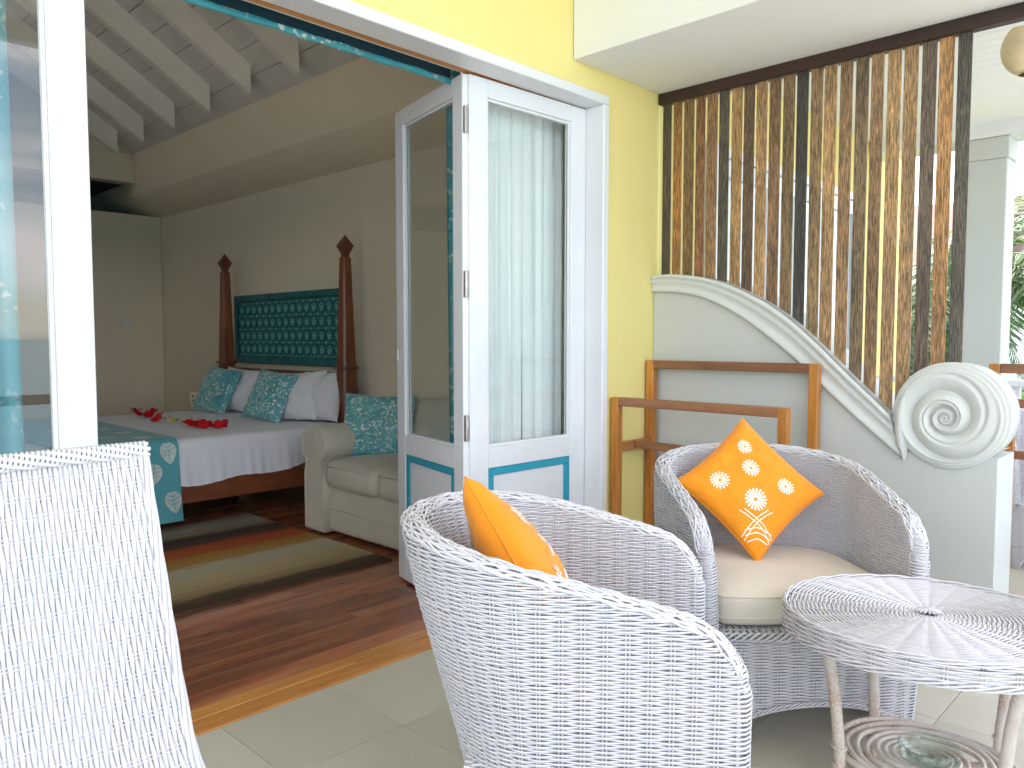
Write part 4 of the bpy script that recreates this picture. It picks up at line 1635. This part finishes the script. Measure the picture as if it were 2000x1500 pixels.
# seat pad on the back chair
def seat_pad(base, rot, label):
    out = []
    for a in np.linspace(R(90), R(270), 30):
        out.append((-.02 + .245 * math.cos(a) * .80, .285 * math.sin(a)))
    for (x_, y_) in ((.12, -.287), (.25, -.287), (.34, -.280)):
        out.append((x_, y_))
    for a in np.linspace(R(-75), R(75), 9):
        out.append((.355 + .030 * math.cos(a), .270 * math.sin(a) / math.sin(R(75))))
    for (x_, y_) in ((.34, .280), (.25, .287), (.12, .287)):
        out.append((x_, y_))
    out = np.array(out)
    cen = np.array([.09, 0])
    z0, z1 = SEAT + .002, SEAT + .092
    rows = []
    for ins, z in ((.60, z0), (.03, z0), (.008, z0 + .006), (0, z0 + .022), (.002, z0 + .045), (0, z1 - .02), (.010, z1 - .005), (.035, z1), (.15, z1 + .010), (.45, z1 + .017), (.9, z1 + .018)):
        rows.append([tuple(to_world(base, rot, (*(cen + (p - cen) * (1 - ins)), z + .003 * mnoise.noise(Vector((p[0] * 8, p[1] * 8, ins * 4)))))) for p in out])
    root = thing('seat_pad', label, 'seat cushion', tuple(to_world(base, rot, (.1, 0, SEAT))))
    mb = MB().grid(rows, True, False, True)
    mb.add(rows[-1], [tuple(range(len(out)))], True)
    mb.add(rows[0], [tuple(range(len(out)))])
    pad = mb.build('cover', M['seat_pad'], root)
    for k in (3, 6):
        MB().tube(rows[k], .0028, 5, True).build('piping', M['seat_pad'], pad)


seat_pad((2.526, -1.080), R(-131.9), 'cream seat pad lying in the tub chair by the partition')

# orange cushions
def orange_cushion(label, base, rot, bot, top, rightv, T, prints, seed):
    Bw, Tw = to_world(base, rot, bot), to_world(base, rot, top)
    O = (Bw + Tw) / 2
    dT = (Tw - Bw) / 2
    rw = to_world((0, 0), rot, rightv)
    rw = rw - dT * (rw.dot(dT) / dT.dot(dT))
    dR = rw.normalized() * dT.length * .98
    U, Vv = (dT + dR) / 2, (dT - dR) / 2
    # U x V must face the front of the chair
    fwd = to_world((0, 0), rot, (1, 0, .2))
    sgn = 1 if U.cross(Vv).dot(fwd) > 0 else -1
    f = pillow_fn(O, U, Vv, T, pinch=.09, wr=.006, seed=seed, pw=.40)
    root = thing('orange_cushion', label, 'cushion', tuple(Bw), 'orange cushions on the wicker chairs')
    body = pillow_mesh(f, 40).build('cover', M['orange'], root)
    seam(f, .0032).build('piping', M['orange'], body)
    def P(p, q, off=.0014):
        return tuple(f(max(-.97, min(.97, p + q)), max(-.97, min(.97, q - p)), sgn, off))
    for (cp_, cq, rr, nn) in prints:
        mb = MB()
        for k in range(nn):
            a = 2 * PI * k / nn
            pts = [(.16, -.030), (.55, -.070), (.92, -.095), (1.0, 0), (.92, .095), (.55, .070), (.16, .030)]
            ring_ = []
            for r_, w_ in pts:
                ring_.append(P(cp_ + rr * (r_ * math.cos(a) - w_ * math.sin(a)), cq + rr * (r_ * math.sin(a) + w_ * math.cos(a))))
            mb.add(ring_, [tuple(range(7))], True)
        mb.build('rosette_print', M['print_white'], root, False)
    return root, P


r2, PP = orange_cushion('orange cushion with white rosettes standing on its corner on the seat pad', (2.526, -1.080), R(-131.9), (.075, -.05, .455), (-.215, .0, .915), (0, 1, -.03), .060,
                        [(-.09, .53, .115, 16), (-.05, .20, .135, 16), (-.49, .0, .135, 16), (.44, -.03, .125, 16), (-.02, -.26, .165, 18)], 2.2)
for k, pts in enumerate((((-.26, -.42), (-.08, -.52), (.08, -.66), (.17, -.80)), ((-.20, -.40), (.0, -.52), (.14, -.66), (.22, -.76)),
                         ((.22, -.42), (.06, -.50), (-.10, -.64), (-.20, -.78)), ((.15, -.40), (-.02, -.50), (-.16, -.64), (-.24, -.74)),
                         ((-.20, -.66), (-.02, -.62), (.20, -.70)), ((-.19, -.72), (-.01, -.68), (.18, -.76)), ((-.16, -.79), (-.01, -.75), (.14, -.81)))):
    pts = np.array(pts)
    tt_ = np.linspace(0, 1, 15)
    ti = np.linspace(0, 1, len(pts))
    px_, py_ = np.interp(tt_, ti, pts[:, 0]), np.interp(tt_, ti, pts[:, 1])
    for _ in range(3):
        px_[1:-1] = .25 * px_[:-2] + .5 * px_[1:-1] + .25 * px_[2:]
        py_[1:-1] = .25 * py_[:-2] + .5 * py_[1:-1] + .25 * py_[2:]
    gx, gy = np.gradient(px_), np.gradient(py_)
    L_ = np.hypot(gx, gy)
    nx_, ny_ = -gy / L_ * .0065, gx / L_ * .0065
    MB().grid([[PP(a + c, b + d) for a, b, c, d in zip(px_, py_, nx_, ny_)], [PP(a - c, b - d) for a, b, c, d in zip(px_, py_, nx_, ny_)]], True).build('line_print', M['print_white'], r2, False)
orange_cushion('orange cushion seen edge on inside the foreground tub chair', (1.381, -1.102), R(-52.5), (.085, .03, .39), (-.205, -.02, .885), (-.25, .97, .02), .085,
               [(-.09, .53, .115, 16), (-.05, .20, .135, 16), (-.49, .0, .135, 16), (.44, -.03, .125, 16), (-.02, -.26, .165, 18)], 6.1)

# ---------------------------------------------------------------- round wicker table
TX, TY, TZ, TA_, TB_, TANG = 2.180, -1.702, .500, .318, .352, .38
tab = thing('wicker_table', 'low oval white wicker table with cane legs and ringed lower shelf', 'table', (TX, TY, 0))


def tpt(r, a, z):
    x_, y_ = TA_ * r * np.cos(a), TB_ * r * np.sin(a)
    c, s = math.cos(TANG), math.sin(TANG)
    return np.stack([TX + x_ * c - y_ * s, TY + x_ * s + y_ * c, np.broadcast_to(z, np.shape(x_)) + 0 * x_], -1)


NSP, SUBT = 30, 8
ang = np.linspace(0, 2 * PI, NSP * SUBT, endpoint=False)
jj = np.arange(NSP * SUBT)
st = Strands()
pitch = .0052
nring = int((.33 - .022) / pitch)
for k in range(nring):
    r = (.022 + k * pitch) / .335
    amp = .0031 * min(1, .35 + r * 1.3)
    z = TZ - .006 + amp * np.cos(PI * jj / SUBT + PI * (k % 2)) + .004 * (1 - r) ** 3 + .0004 * np.sin(jj * .13 + k)
    swirl = .0026 * np.sin(PI * jj / SUBT * .5 + k * .35)
    st.add(tpt(np.full(len(ang), r) + swirl, ang, z), .0027, 5, True, np.array([0, 0, 1.]))
for k in range(9):            # turned-down woven edge
    z0 = TZ - .006 - k * .0056
    rr = 1.0 + .012 * math.sin(k / 8 * PI)
    st.add(tpt(rr + .010 * np.cos(PI * jj / SUBT + PI * (k % 2)), ang, np.full(len(ang), z0)), .0029, 5, True, np.array([0, 0, 1.]))
st.build('top_weave', M['wicker'], tab)
sk = Strands()
for i in range(NSP):
    for d in (-.035, .035):
        a = 2 * PI * i / NSP
        rr = np.linspace(.05, 1.0, 10)
        q = tpt(rr, a + d * np.ones(10) * np.minimum(1, .3 / rr), np.full(10, TZ - .006))
        q = np.concatenate([q, tpt(np.array([1.012, 1.012]), np.array([a + d * .3] * 2), np.array([TZ - .02, TZ - .055]))])
        sk.add(q, .0022, 4, False, np.array([.2, .1, 1.]))
sk.build('spokes', M['wicker'], tab)
eb = Strands()
a_ = np.linspace(0, 2 * PI, 400, endpoint=False)
for m_ in range(5):
    ph = a_ * 9 + 2 * PI * m_ / 5
    eb.add(tpt(1.0 + .022 * np.cos(ph), a_, TZ - .054 + .008 * np.sin(ph)), .0031, 5, True, np.array([0, 0, 1.]))
for m_ in range(3):
    ph = a_ * 9 + 2 * PI * m_ / 3
    eb.add(tpt(1.002 + .010 * np.cos(ph), a_, TZ - .002 + .005 * np.sin(ph)), .003, 5, True, np.array([0, 0, 1.]))
eb.build('edge_braid', M['wicker'], tab)
MB().add(tpt(.985, a_[::4], TZ - .018).tolist() + tpt(.985, a_[::4], TZ - .028).tolist(), [tuple(range(100)), tuple(range(199, 99, -1))] + [(i, (i + 1) % 100, 100 + (i + 1) % 100, 100 + i) for i in range(100)]).build('top_board', M['rattan'], tab)
knot = Strands()
for k in range(7):
    a = 2 * PI * k / 7
    w = np.linspace(0, 1, 9)
    knot.add(tpt(.085 * (w - .5) * 2 * 1.0, np.full(9, a), TZ + .006 + .004 * np.sin(PI * w)), .0032, 5, False, np.array([.1, .2, 1.]))
knot.build('centre_knot', M['wicker'], tab)
SHZ = .115
def cane(pts, r, nodes=2, seed=0):
    """tapered cane with slight knuckles"""
    P = np.array(pts, float)
    t = np.linspace(0, 1, 40)
    ti = np.linspace(0, 1, len(P))
    Q = np.stack([np.interp(t, ti, P[:, i]) for i in range(3)], 1)
    for _ in range(8):
        Q[1:-1] = .25 * Q[:-2] + .5 * Q[1:-1] + .25 * Q[2:]
    rr = np.full(40, r)
    for k in range(nodes):
        c = (k + .6) / nodes
        rr = rr + r * .10 * np.exp(-((t - c) / .018) ** 2)
    return Q, rr
for k, (ra, aa_) in enumerate(((.84, 2.02), (.84, .50), (.84, -.98), (.84, -2.45))):
    top = tpt(np.array([.80]), np.array([aa_]), TZ - .03)[0]
    mid = tpt(np.array([.70]), np.array([aa_]), .30)[0]
    bot = tpt(np.array([.64]), np.array([aa_]), .10)[0]
    ft = tpt(np.array([.68]), np.array([aa_]), .002)[0]
    Q, rr = cane([top, mid, bot, ft], .0145, 3)
    leg = MB().tube(Q, rr, 12).build('leg', M['rattan'], tab)
    # cane binding rings where shelf meets leg
    for zb_ in (.085, .10, .145):
        i = int(np.argmin(abs(Q[:, 2] - zb_)))
        c = Q[i]
        MB().tube([(c[0] + .017 * math.cos(w), c[1] + .017 * math.sin(w), c[2] + .003 * math.sin(w)) for w in np.linspace(0, 2 * PI, 17)[:-1]], .0035, 6, True).build('binding', M['rattan'], leg)
# lower shelf: cane bent into loose rings, coil in the middle
for k, r in enumerate((.60, .545, .47, .39)):
    off = RNG.normal(0, .01)
    q = tpt(r * (1 + .03 * np.sin(a_ * 2 + k)), a_, SHZ + .004 * np.sin(a_ * 3 + k * 2) + .004 * k * 0)
    MB().tube(q[::5], .0085 - .0006 * k, 8, True).build('shelf_ring', M['rattan'], tab)
w = np.linspace(0, 2 * PI * 5.5, 240)
q = tpt(.33 - .30 * w / w[-1], w, SHZ + .002 * np.sin(w * .7))
MB().tube(q, .0065, 7).build('shelf_coil', M['rattan'], tab)
for aa_ in (.3, 1.87):
    q = np.concatenate([tpt(np.array([r]), np.array([aa_]), SHZ - .013) for r in (-.62, -.3, 0, .3, .62)])
    MB().tube(q, .007, 8).build('shelf_bar', M['rattan'], tab)

# glass ashtray on the lower shelf
ash = thing('glass_ashtray', 'clear glass ashtray on the ringed lower shelf of the wicker table', 'ashtray', (TX - .03, TY - .02, SHZ + .012))
m = glass_mat('clear_glass', .05, (.90, .96, .93))
MB().lathe([(.001, SHZ + .0125), (.062, SHZ + .0125), (.070, SHZ + .020), (.074, SHZ + .050), (.071, SHZ + .052), (.064, SHZ + .050), (.056, SHZ + .026), (.001, SHZ + .024)], TX - .03, TY - .02, 28).build('bowl', m, ash)

# ---------------------------------------------------------------- wicker lounger
lg = thing('wicker_lounger', 'tall white wicker lounge chair back at the picture edge before the glass door', 'lounge chair', (.3, -1.0, 0))
LX0, LX1 = -.02, .588
lpath = [(-.735, 1.000), (-.752, .950), (-.79, .83), (-.83, .71), (-.872, .59), (-.91, .50), (-.945, .445), (-.99, .408), (-1.06, .39), (-1.16, .385), (-1.30, .39), (-1.42, .395), (-1.50, .385)]
LP = smooth_curve(lpath, 150)
lpd = np.r_[0, np.cumsum(np.linalg.norm(np.diff(LP, axis=0), axis=1))]
LT = lpd[-1]
lstake = .0345
ns = int(LT / lstake)
nsub = 7
sj = np.arange(ns * nsub + 1) / nsub
ly = np.interp(sj * lstake, lpd, LP[:, 0])
lz = np.interp(sj * lstake, lpd, LP[:, 1])
tg = np.stack([np.gradient(ly), np.gradient(lz)], 1)
tg /= np.linalg.norm(tg, axis=1, keepdims=True)
ln_ = np.stack([tg[:, 1], -tg[:, 0]], 1)
if ln_[10, 0] > 0:
    ln_ = -ln_
flare = .045 * np.clip((sj * lstake - .55) / .25, 0, 1) ** 2     # seat is wider than the back
st = Strands()
ncol = 77
for c in range(ncol):
    u = c / (ncol - 1)
    x_ = LX0 + (LX1 - LX0) * u + flare * (u - .5) * 2
    am = .0030 * np.cos(PI * sj + PI * (c % 2))
    # dip of the panel towards its middle, rolled edge
    bow = -.012 * (1 - (2 * u - 1) ** 2)
    xj = x_ + .0007 * np.sin(sj * .37 + c * .2) + .0003 * np.sin(sj * 1.3 + c)
    st.add(np.stack([xj, ly + ln_[:, 0] * (am + bow), lz + ln_[:, 1] * (am + bow)], 1), .0045, 5, False, np.array([1., 0, 0]))
st.build('panel_weave', M['wicker'], lg)
st = Strands()
for c in range(ncol - 1):
    u = (c + .5) / (ncol - 1)
    x_ = LX0 + (LX1 - LX0) * u + flare * (u - .5) * 2
    am = .0036 * np.cos(PI * sj + PI * (c % 2)) - .017
    bow = -.012 * (1 - (2 * u - 1) ** 2)
    st.add(np.stack([x_ + 0 * sj, ly + ln_[:, 0] * (am + bow), lz + ln_[:, 1] * (am + bow)], 1), .0044, 4, False, np.array([1., 0, 0]))
st.build('back_weave', M['wicker'], lg)
sk = Strands()
for i in range(1, ns):
    for d in (-.10, .10):
        k = int(round((i + d) * nsub))
        k = min(max(k, 0), len(ly) - 1)
        s_ = (i + d) * lstake
        y_, z_ = np.interp(s_, lpd, LP[:, 0]), np.interp(s_, lpd, LP[:, 1])
        uu = np.linspace(0, 1, 14)
        bow = -.012 * (1 - (2 * uu - 1) ** 2)
        fl_ = np.interp(i * nsub, np.arange(len(flare)), flare)
        sk.add(np.stack([LX0 + (LX1 - LX0) * uu + fl_ * (uu - .5) * 2, y_ + ln_[k, 0] * bow, z_ + ln_[k, 1] * bow], 1), .0023, 4, False, np.array([0, .3, 1.]))
sk.build('stakes', M['wicker'], lg)
# rolled top and braided edges
tb = Strands()
xx = np.linspace(LX0 - .012, LX1 + .010, 220)
for m_ in range(6):
    ph = 2 * PI * xx / .26 + 2 * PI * m_ / 6
    tb.add(np.stack([xx, -.735 + .013 * np.cos(ph), .996 + .012 * np.sin(ph)], 1), .0042, 5, False, np.array([0, 0, 1.]))
for k in range(74):           # strand ends wrapped over the top
    x_ = LX0 + (LX1 - LX0) * k / 73
    w = np.linspace(R(-60), R(200), 9)
    tb.add(np.stack([x_ + .003 * w, -.733 - .015 * np.cos(w), .997 + .014 * np.sin(w)], 1), .0036, 4, False, np.array([1., 0, 0]))
tb.build('top_roll', M['wicker'], lg)
for u in (0, 1):
    eb = Strands()
    x_ = LX0 + (LX1 - LX0) * u + flare * (u - .5) * 2
    for m_ in range(5):
        ph = 2 * PI * sj * lstake / .55 + 2 * PI * m_ / 5
        eb.add(np.stack([x_ + .0065 * np.cos(ph), ly + ln_[:, 0] * .008 * np.sin(ph), lz + ln_[:, 1] * .008 * np.sin(ph)], 1), .0042, 5, False, np.array([1., .2, 0]))
    eb.build('edge_braid', M['wicker'], lg)
    Q = np.stack([x_, ly + .02 * abs(ln_[:, 0]), lz - .004], 1)[::8]
    MB().tube(Q, .013, 8).build('side_rail', M['rattan'], lg)
for x_, y_, z_ in ((LX0 + .02, -.86, .58), (LX1 - .02, -.86, .58), (LX0 + .0, -1.46, .37), (LX1 + .0, -1.46, .37)):
    Q, rr = cane([(x_, y_, z_), (x_, y_ + (.03 if y_ > -1 else 0), .25), (x_, y_ + (.05 if y_ > -1 else -.01), .002)], .016, 2)
    MB().tube(Q, rr, 10).build('leg', M['rattan'], lg)

# ================================================================== BEYOND THE PARTITION
nd = thing('neighbour_door', 'white glazed door and frame on the yellow wall seen between the slats', 'door', (5.1, -.03, 0))
for x0 in (4.02, 4.74, 5.46):
    b = MB()
    b.box(x0, x0 + .09, -.045, -.004, .01, 2.24, .003)
    b.box(x0 + .62, x0 + .71, -.045, -.004, .01, 2.24, .003)
    lf = b.build('stile_pair', M['white'], nd)
    MB().box(x0 + .0905, x0 + .6195, -.044, -.005, 2.14, 2.2395, .003).build('top_rail', M['white'], nd)
    MB().box(x0 + .0905, x0 + .6195, -.044, -.005, .01, .74, .003).build('lower_panel', M['white'], nd)
    MB().box(x0 + .0905, x0 + .6195, -.014, -.006, .7405, 2.1395, .001).build('curtain_lining', M['sheet'], lf)
    MB().box(x0 + .0905, x0 + .6195, -.028, -.024, .7405, 2.1395, .0005).build('pane', M['glass'], lf)
for a in ((3.93, 4.015), (6.175, 6.26)):
    MB().box(a[0], a[1], -.055, -.003, .005, 2.2445, .003).build('jamb', M['white'], nd)
MB().box(3.93, 6.26, -.055, -.003, 2.245, 2.30, .003).build('head', M['white'], nd)

col = thing('veranda_column', 'square sage green column with white edge beyond the slatted screen', 'column', (6.6, -.82, 0))
MB().box(6.50, 6.76, -.945, -.695, .0, 2.50, .006).build('shaft', M['sage'], col)
MB().box(6.49, 6.77, -.955, -.685, 2.5005, 2.652, .006).build('capital', M['sage'], col)
for i, (cx_, cy_) in enumerate(((-2.45, -2.70), (6.64, -2.66))):
    c2 = thing('veranda_column', ('square sage column at the seaward corner near the lounger', 'square sage column at the seaward corner of the next veranda')[i], 'column', (cx_, cy_, 0))
    MB().box(cx_ - .12, cx_ + .12, cy_ - .12, cy_ + .12, 0, 2.65 if i else 3.399, .006).build('shaft', M['sage'], c2)
eb_ = thing('eaves_beam', 'white beam over the column carrying the boarded veranda ceiling', 'beam', (6.6, -1.3, 2.65))
MB().box(6.46, 6.79, -2.75, -.005, 2.653, 2.7765, .005).build('beam', M['white'], eb_)
MB().box(6.795, 6.83, -2.8, -.005, 2.70, 2.90, .004).build('fascia', M['white'], eb_)
vl = MB()
for k in range(34):
    a0 = -2.74 + k * .08
    vl.prism([(a0, 2.70), (a0 + .04, 2.655), (a0 + .0795, 2.70)], 'x', 6.800, 6.815)
vl.build('fretwork', M['white'], eb_)

# white railing on the far side of the next veranda
rl = thing('white_railing', 'white slatted railing at the far side of the next veranda', 'railing', (6.62, -1.8, 0))
for z0 in (.20, .36, .52, .68):
    MB().box(6.60, 6.63, -2.53, -.96, z0, z0 + .07, .004).build('slat', M['white'], rl)
MB().box(6.575, 6.655, -2.535, -.955, .86, .91, .006).build('handrail', M['white'], rl)
for yy in (-1.02, -1.75, -2.48):
    MB().box(6.632, 6.672, yy - .03, yy + .03, .001, .859, .004).build('post', M['white'], rl)
rl2 = thing('white_railing', 'short white railing between the sage column and the yellow house wall', 'railing', (6.62, -.35, 0))
for z0 in (.20, .36, .52, .68):
    MB().box(6.60, 6.63, -.684, -.06, z0, z0 + .07, .004).build('slat', M['white'], rl2)
MB().box(6.575, 6.655, -.684, -.058, .86, .91, .006).build('handrail', M['white'], rl2)

# wooden rail along the seaward edge (behind the camera, mirrored in the glass)
sr = thing('sea_railing', 'brown wooden railing along the seaward veranda edge mirrored in the glass', 'railing', (2, -3.0, 0))
MB().box(-2.33, 6.50, -3.02, -2.94, .80, .86, .006).build('handrail', M['beam_wood'], sr)
for z0 in (.18, .45):
    MB().box(-2.33, 6.50, -2.995, -2.965, z0, z0 + .06, .004).build('rail', M['beam_wood'], sr)
for k in range(7):
    MB().box(-2.30 + k * 1.45, -2.22 + k * 1.45, -3.02, -2.94, .001, .7995, .004).build('post', M['beam_wood'], sr)

# second drying rack, next veranda
dr2 = thing('drying_rack', 'brown wooden towel rack beyond the scroll at the far picture edge', 'towel rack', (4.1, -1.9, 0))
drying_rack(dr2, 4.0, 4.32, -1.425, -2.32)
# neighbour's wicker chair
ch3 = copy_tree(ch1)
ch3.location, ch3.rotation_euler = (5.22, -1.56, 0), (0, 0, R(200))
ch3['label'] = 'white wicker tub chair on the next veranda behind the second towel rack'

# pendant lamp under the neighbour's ceiling
pd = thing('pendant_lamp', 'round cream pendant lamp hanging from the boarded ceiling past the beam', 'lamp', (4.08, -1.50, 2.36))
px, py, pz = 4.07, -1.520, 2.475
MB().lathe([(.03, pz + .118)] + [(.112 * math.sin(a), pz + .120 * math.cos(a)) for a in np.linspace(R(18), R(158), 16)] + [(.05, pz - .113)], px, py, 24).build('shade', M['paper'], pd)
MB().lathe([(.0, 2.756), (.055, 2.756), (.055, 2.735), (.012, 2.725), (.012, pz + .125), (.045, pz + .12), (.045, pz + .10), (.0, pz + .10)], px, py, 16).build('fitting', M['dark_metal'], pd)
MB().lathe([(.0, pz - .125), (.018, pz - .12), (.022, pz - .10), (.0, pz - .095)], px, py, 12).build('finial', M['dark_metal'], pd)

# ---------------------------------------------------------------- garden
def leaf_mat(name, a, b, c):
    m, nt, bs, out = new_mat(name)
    v = coords(nt)
    nt.links.new(ramp(nt, noise_fac(nt, v, 1.7, 4, .7), [(.3, a), (.55, b), (.75, c)]), bs.inputs['Base Color'])
    bs.inputs['Roughness'].default_value = .42
    tr = N(nt, 'ShaderNodeBsdfTranslucent')
    tr.inputs['Color'].default_value = (*[min(1, x * 2.2) for x in b], 1)
    mx = N(nt, 'ShaderNodeMixShader')
    mx.inputs[0].default_value = .3
    nt.links.new(bs.outputs[0], mx.inputs[1])
    nt.links.new(tr.outputs[0], mx.inputs[2])
    nt.links.new(mx.outputs[0], out.inputs['Surface'])
    return m


M['palm'] = leaf_mat('palm_leaf', (.018, .045, .010), (.045, .085, .018), (.12, .13, .03))
M['grass_leaf'] = leaf_mat('strap_leaf', (.015, .045, .012), (.04, .095, .022), (.08, .14, .035))
M['trunk'] = plain('palm_trunk', (.20, .16, .12), .9, .3, 14, .6, 20)
M['dry'] = plain('ripening_coconut', (.62, .30, .05), .6, .2, 10)


def palm(label, x, y, z0, z1, nf, fl, seed, lean=(.3, .1)):
    rnd = random.Random(seed)
    root = thing('palm_tree', label, 'palm tree', (x, y, z0), 'palm trees in the garden')
    n = 14
    P = [(x - lean[0] * (1 - t) ** 1.5, y - lean[1] * (1 - t) ** 1.5, z0 + (z1 - z0) * t) for t in np.linspace(0, 1, n)]
    MB().tube(P, np.linspace(.17, .10, n), 10).build('trunk', M['trunk'], root)
    V, Fs = [], []
    ribs = Strands()
    for k in range(nf):
        az = 2 * PI * k / nf + rnd.uniform(-.25, .25)
        el = R(rnd.uniform(-25, 78))
        L = fl * rnd.uniform(.8, 1.1)
        d = np.array([math.cos(az) * math.cos(el), math.sin(az) * math.cos(el), math.sin(el)])
        side = np.array([-math.sin(az), math.cos(az), 0])
        m_ = 46
        p = np.array([x, y, z1])
        rib = []
        for i in range(m_):
            t = i / (m_ - 1)
            rib.append(p.copy())
            d = d + np.array([0, 0, -.055 * (.5 + t)])
            d /= np.linalg.norm(d)
            p = p + d * L / m_
            if i < 5:
                continue
            ll = L * .27 * math.sin(PI * (.12 + .86 * t)) ** .7
            nrm = np.cross(side, d)
            for sg in (-1, 1):
                tip = p + side * sg * ll * .80 + d * ll * .50 - np.array([0, 0, ll * rnd.uniform(.15, .55)])
                mid = (p + tip) / 2 + nrm * ll * .05
                wv = d * .022
                b0 = len(V)
                V += [tuple(p - wv * .5), tuple(p + wv * .5), tuple(mid + wv), tuple(mid - wv), tuple(tip)]
                Fs += [(b0, b0 + 1, b0 + 2, b0 + 3), (b0 + 3, b0 + 2, b0 + 4)]
        ribs.add(np.array(rib), np.linspace(.022, .004, m_), 4)
    MB().add(V, Fs, True).build('crown', M['palm'], root, False)
    ribs.build('frond_ribs', M['palm'], root, False)
    for k in range(5):
        a = k * 1.3
        Vv, Ff = soft_box(x + .22 * math.cos(a), y + .22 * math.sin(a), z1 - .22 - .05 * (k % 2), .20, .20, .25, .09, n=4)
        MB().add(Vv, Ff, True).build('coconut', M['dry'], root)
    return root


palm('coconut palm with orange nuts right of the sage column', 13.6, .95, GZ, 2.15, 26, 2.6, 3, (.5, .3))
palm('palm crown seen low between the last slats and the column', 16.0, 2.55, GZ, 1.5, 22, 2.4, 8, (.3, -.3))
palm('distant palm farther along the garden at the picture edge', 22.0, .4, GZ, 2.6, 22, 2.8, 12, (.5, .6))


def strap_plant(label, x, y, z0, h, nl, seed):
    rnd = random.Random(seed)
    root = thing('strap_leaf_plant', label, 'plant', (x, y, z0), 'leafy plants beside the veranda')
    V, Fs = [], []
    for k in range(nl):
        az = rnd.uniform(0, 2 * PI)
        L = h * rnd.uniform(.6, 1.1)
        d = np.array([math.cos(az) * .45, math.sin(az) * .45, 1.0])
        d /= np.linalg.norm(d)
        p = np.array([x + rnd.uniform(-.25, .25), y + rnd.uniform(-.25, .25), z0])
        sd = np.array([-math.sin(az), math.cos(az), 0])
        b0 = len(V)
        for i in range(7):
            t = i / 6
            wd = .020 * math.sin(PI * (.15 + .83 * t))
            V += [tuple(p - sd * wd), tuple(p + sd * wd)]
            d = d + np.array([math.cos(az) * .10, math.sin(az) * .10, -.22 * t])
            d /= np.linalg.norm(d)
            p = p + d * L / 6
        Fs += [(b0 + 2 * i, b0 + 2 * i + 1, b0 + 2 * i + 3, b0 + 2 * i + 2) for i in range(6)]
    MB().add(V, Fs, True).build('leaves', M['grass_leaf'], root, False)


# raised garden bank beyond the veranda that carries the plants
struct(MB().box(8.0, 60, -6.0, 30, GZ - .2, -.2, .05).build('garden_bank', ground_mat()))
for i, (x, y, h, lab) in enumerate(((8.6, .35, 1.45, 'strap leaved plant just past the veranda behind the last slats'), (9.3, -.25, 1.5, 'strap leaved plant under the palm beside the column'),
                                    (8.9, -.75, 1.35, 'strap leaved plant behind the white railing'), (10.2, .9, 1.6, 'taller strap leaved plant farther back in the garden'),
                                    (9.6, .15, 1.55, 'dense strap leaved clump between column and slats'))):
    strap_plant(lab, x, y, -.2, h, 130, i + 20)

# house across the garden, glimpsed between the slats
hs = thing('white_house', 'white house with dark roof and blue shutters glimpsed between the slats', 'house', (22, 5.5, 0))
MB().box(21, 28, 2.9, 10.5, -.2, 2.9, .02).build('wall', M['white_matt'], hs)
rf_ = MB().prism([(20.3, 2.9), (24.5, 5.0), (28.7, 2.9)], 'y', 2.3, 11).build('roof', plain('brown_roof_tiles', (.13, .06, .045), .8, .25, 6), hs)
for yy in (3.5, 5.3, 7.1):
    wd = MB().box(20.93, 20.995, yy, yy + 1.0, .7, 2.0, .01).build('window', M['dark_metal'], hs)
    MB().box(20.90, 20.99, yy - .45, yy - .02, .7, 2.0, .01).build('shutter', plain('blue_shutter', (.04, .14, .26), .5, .1), wd)
    MB().box(20.90, 20.99, yy + 1.02, yy + 1.45, .7, 2.0, .01).build('shutter', M['teal_paint'], wd)
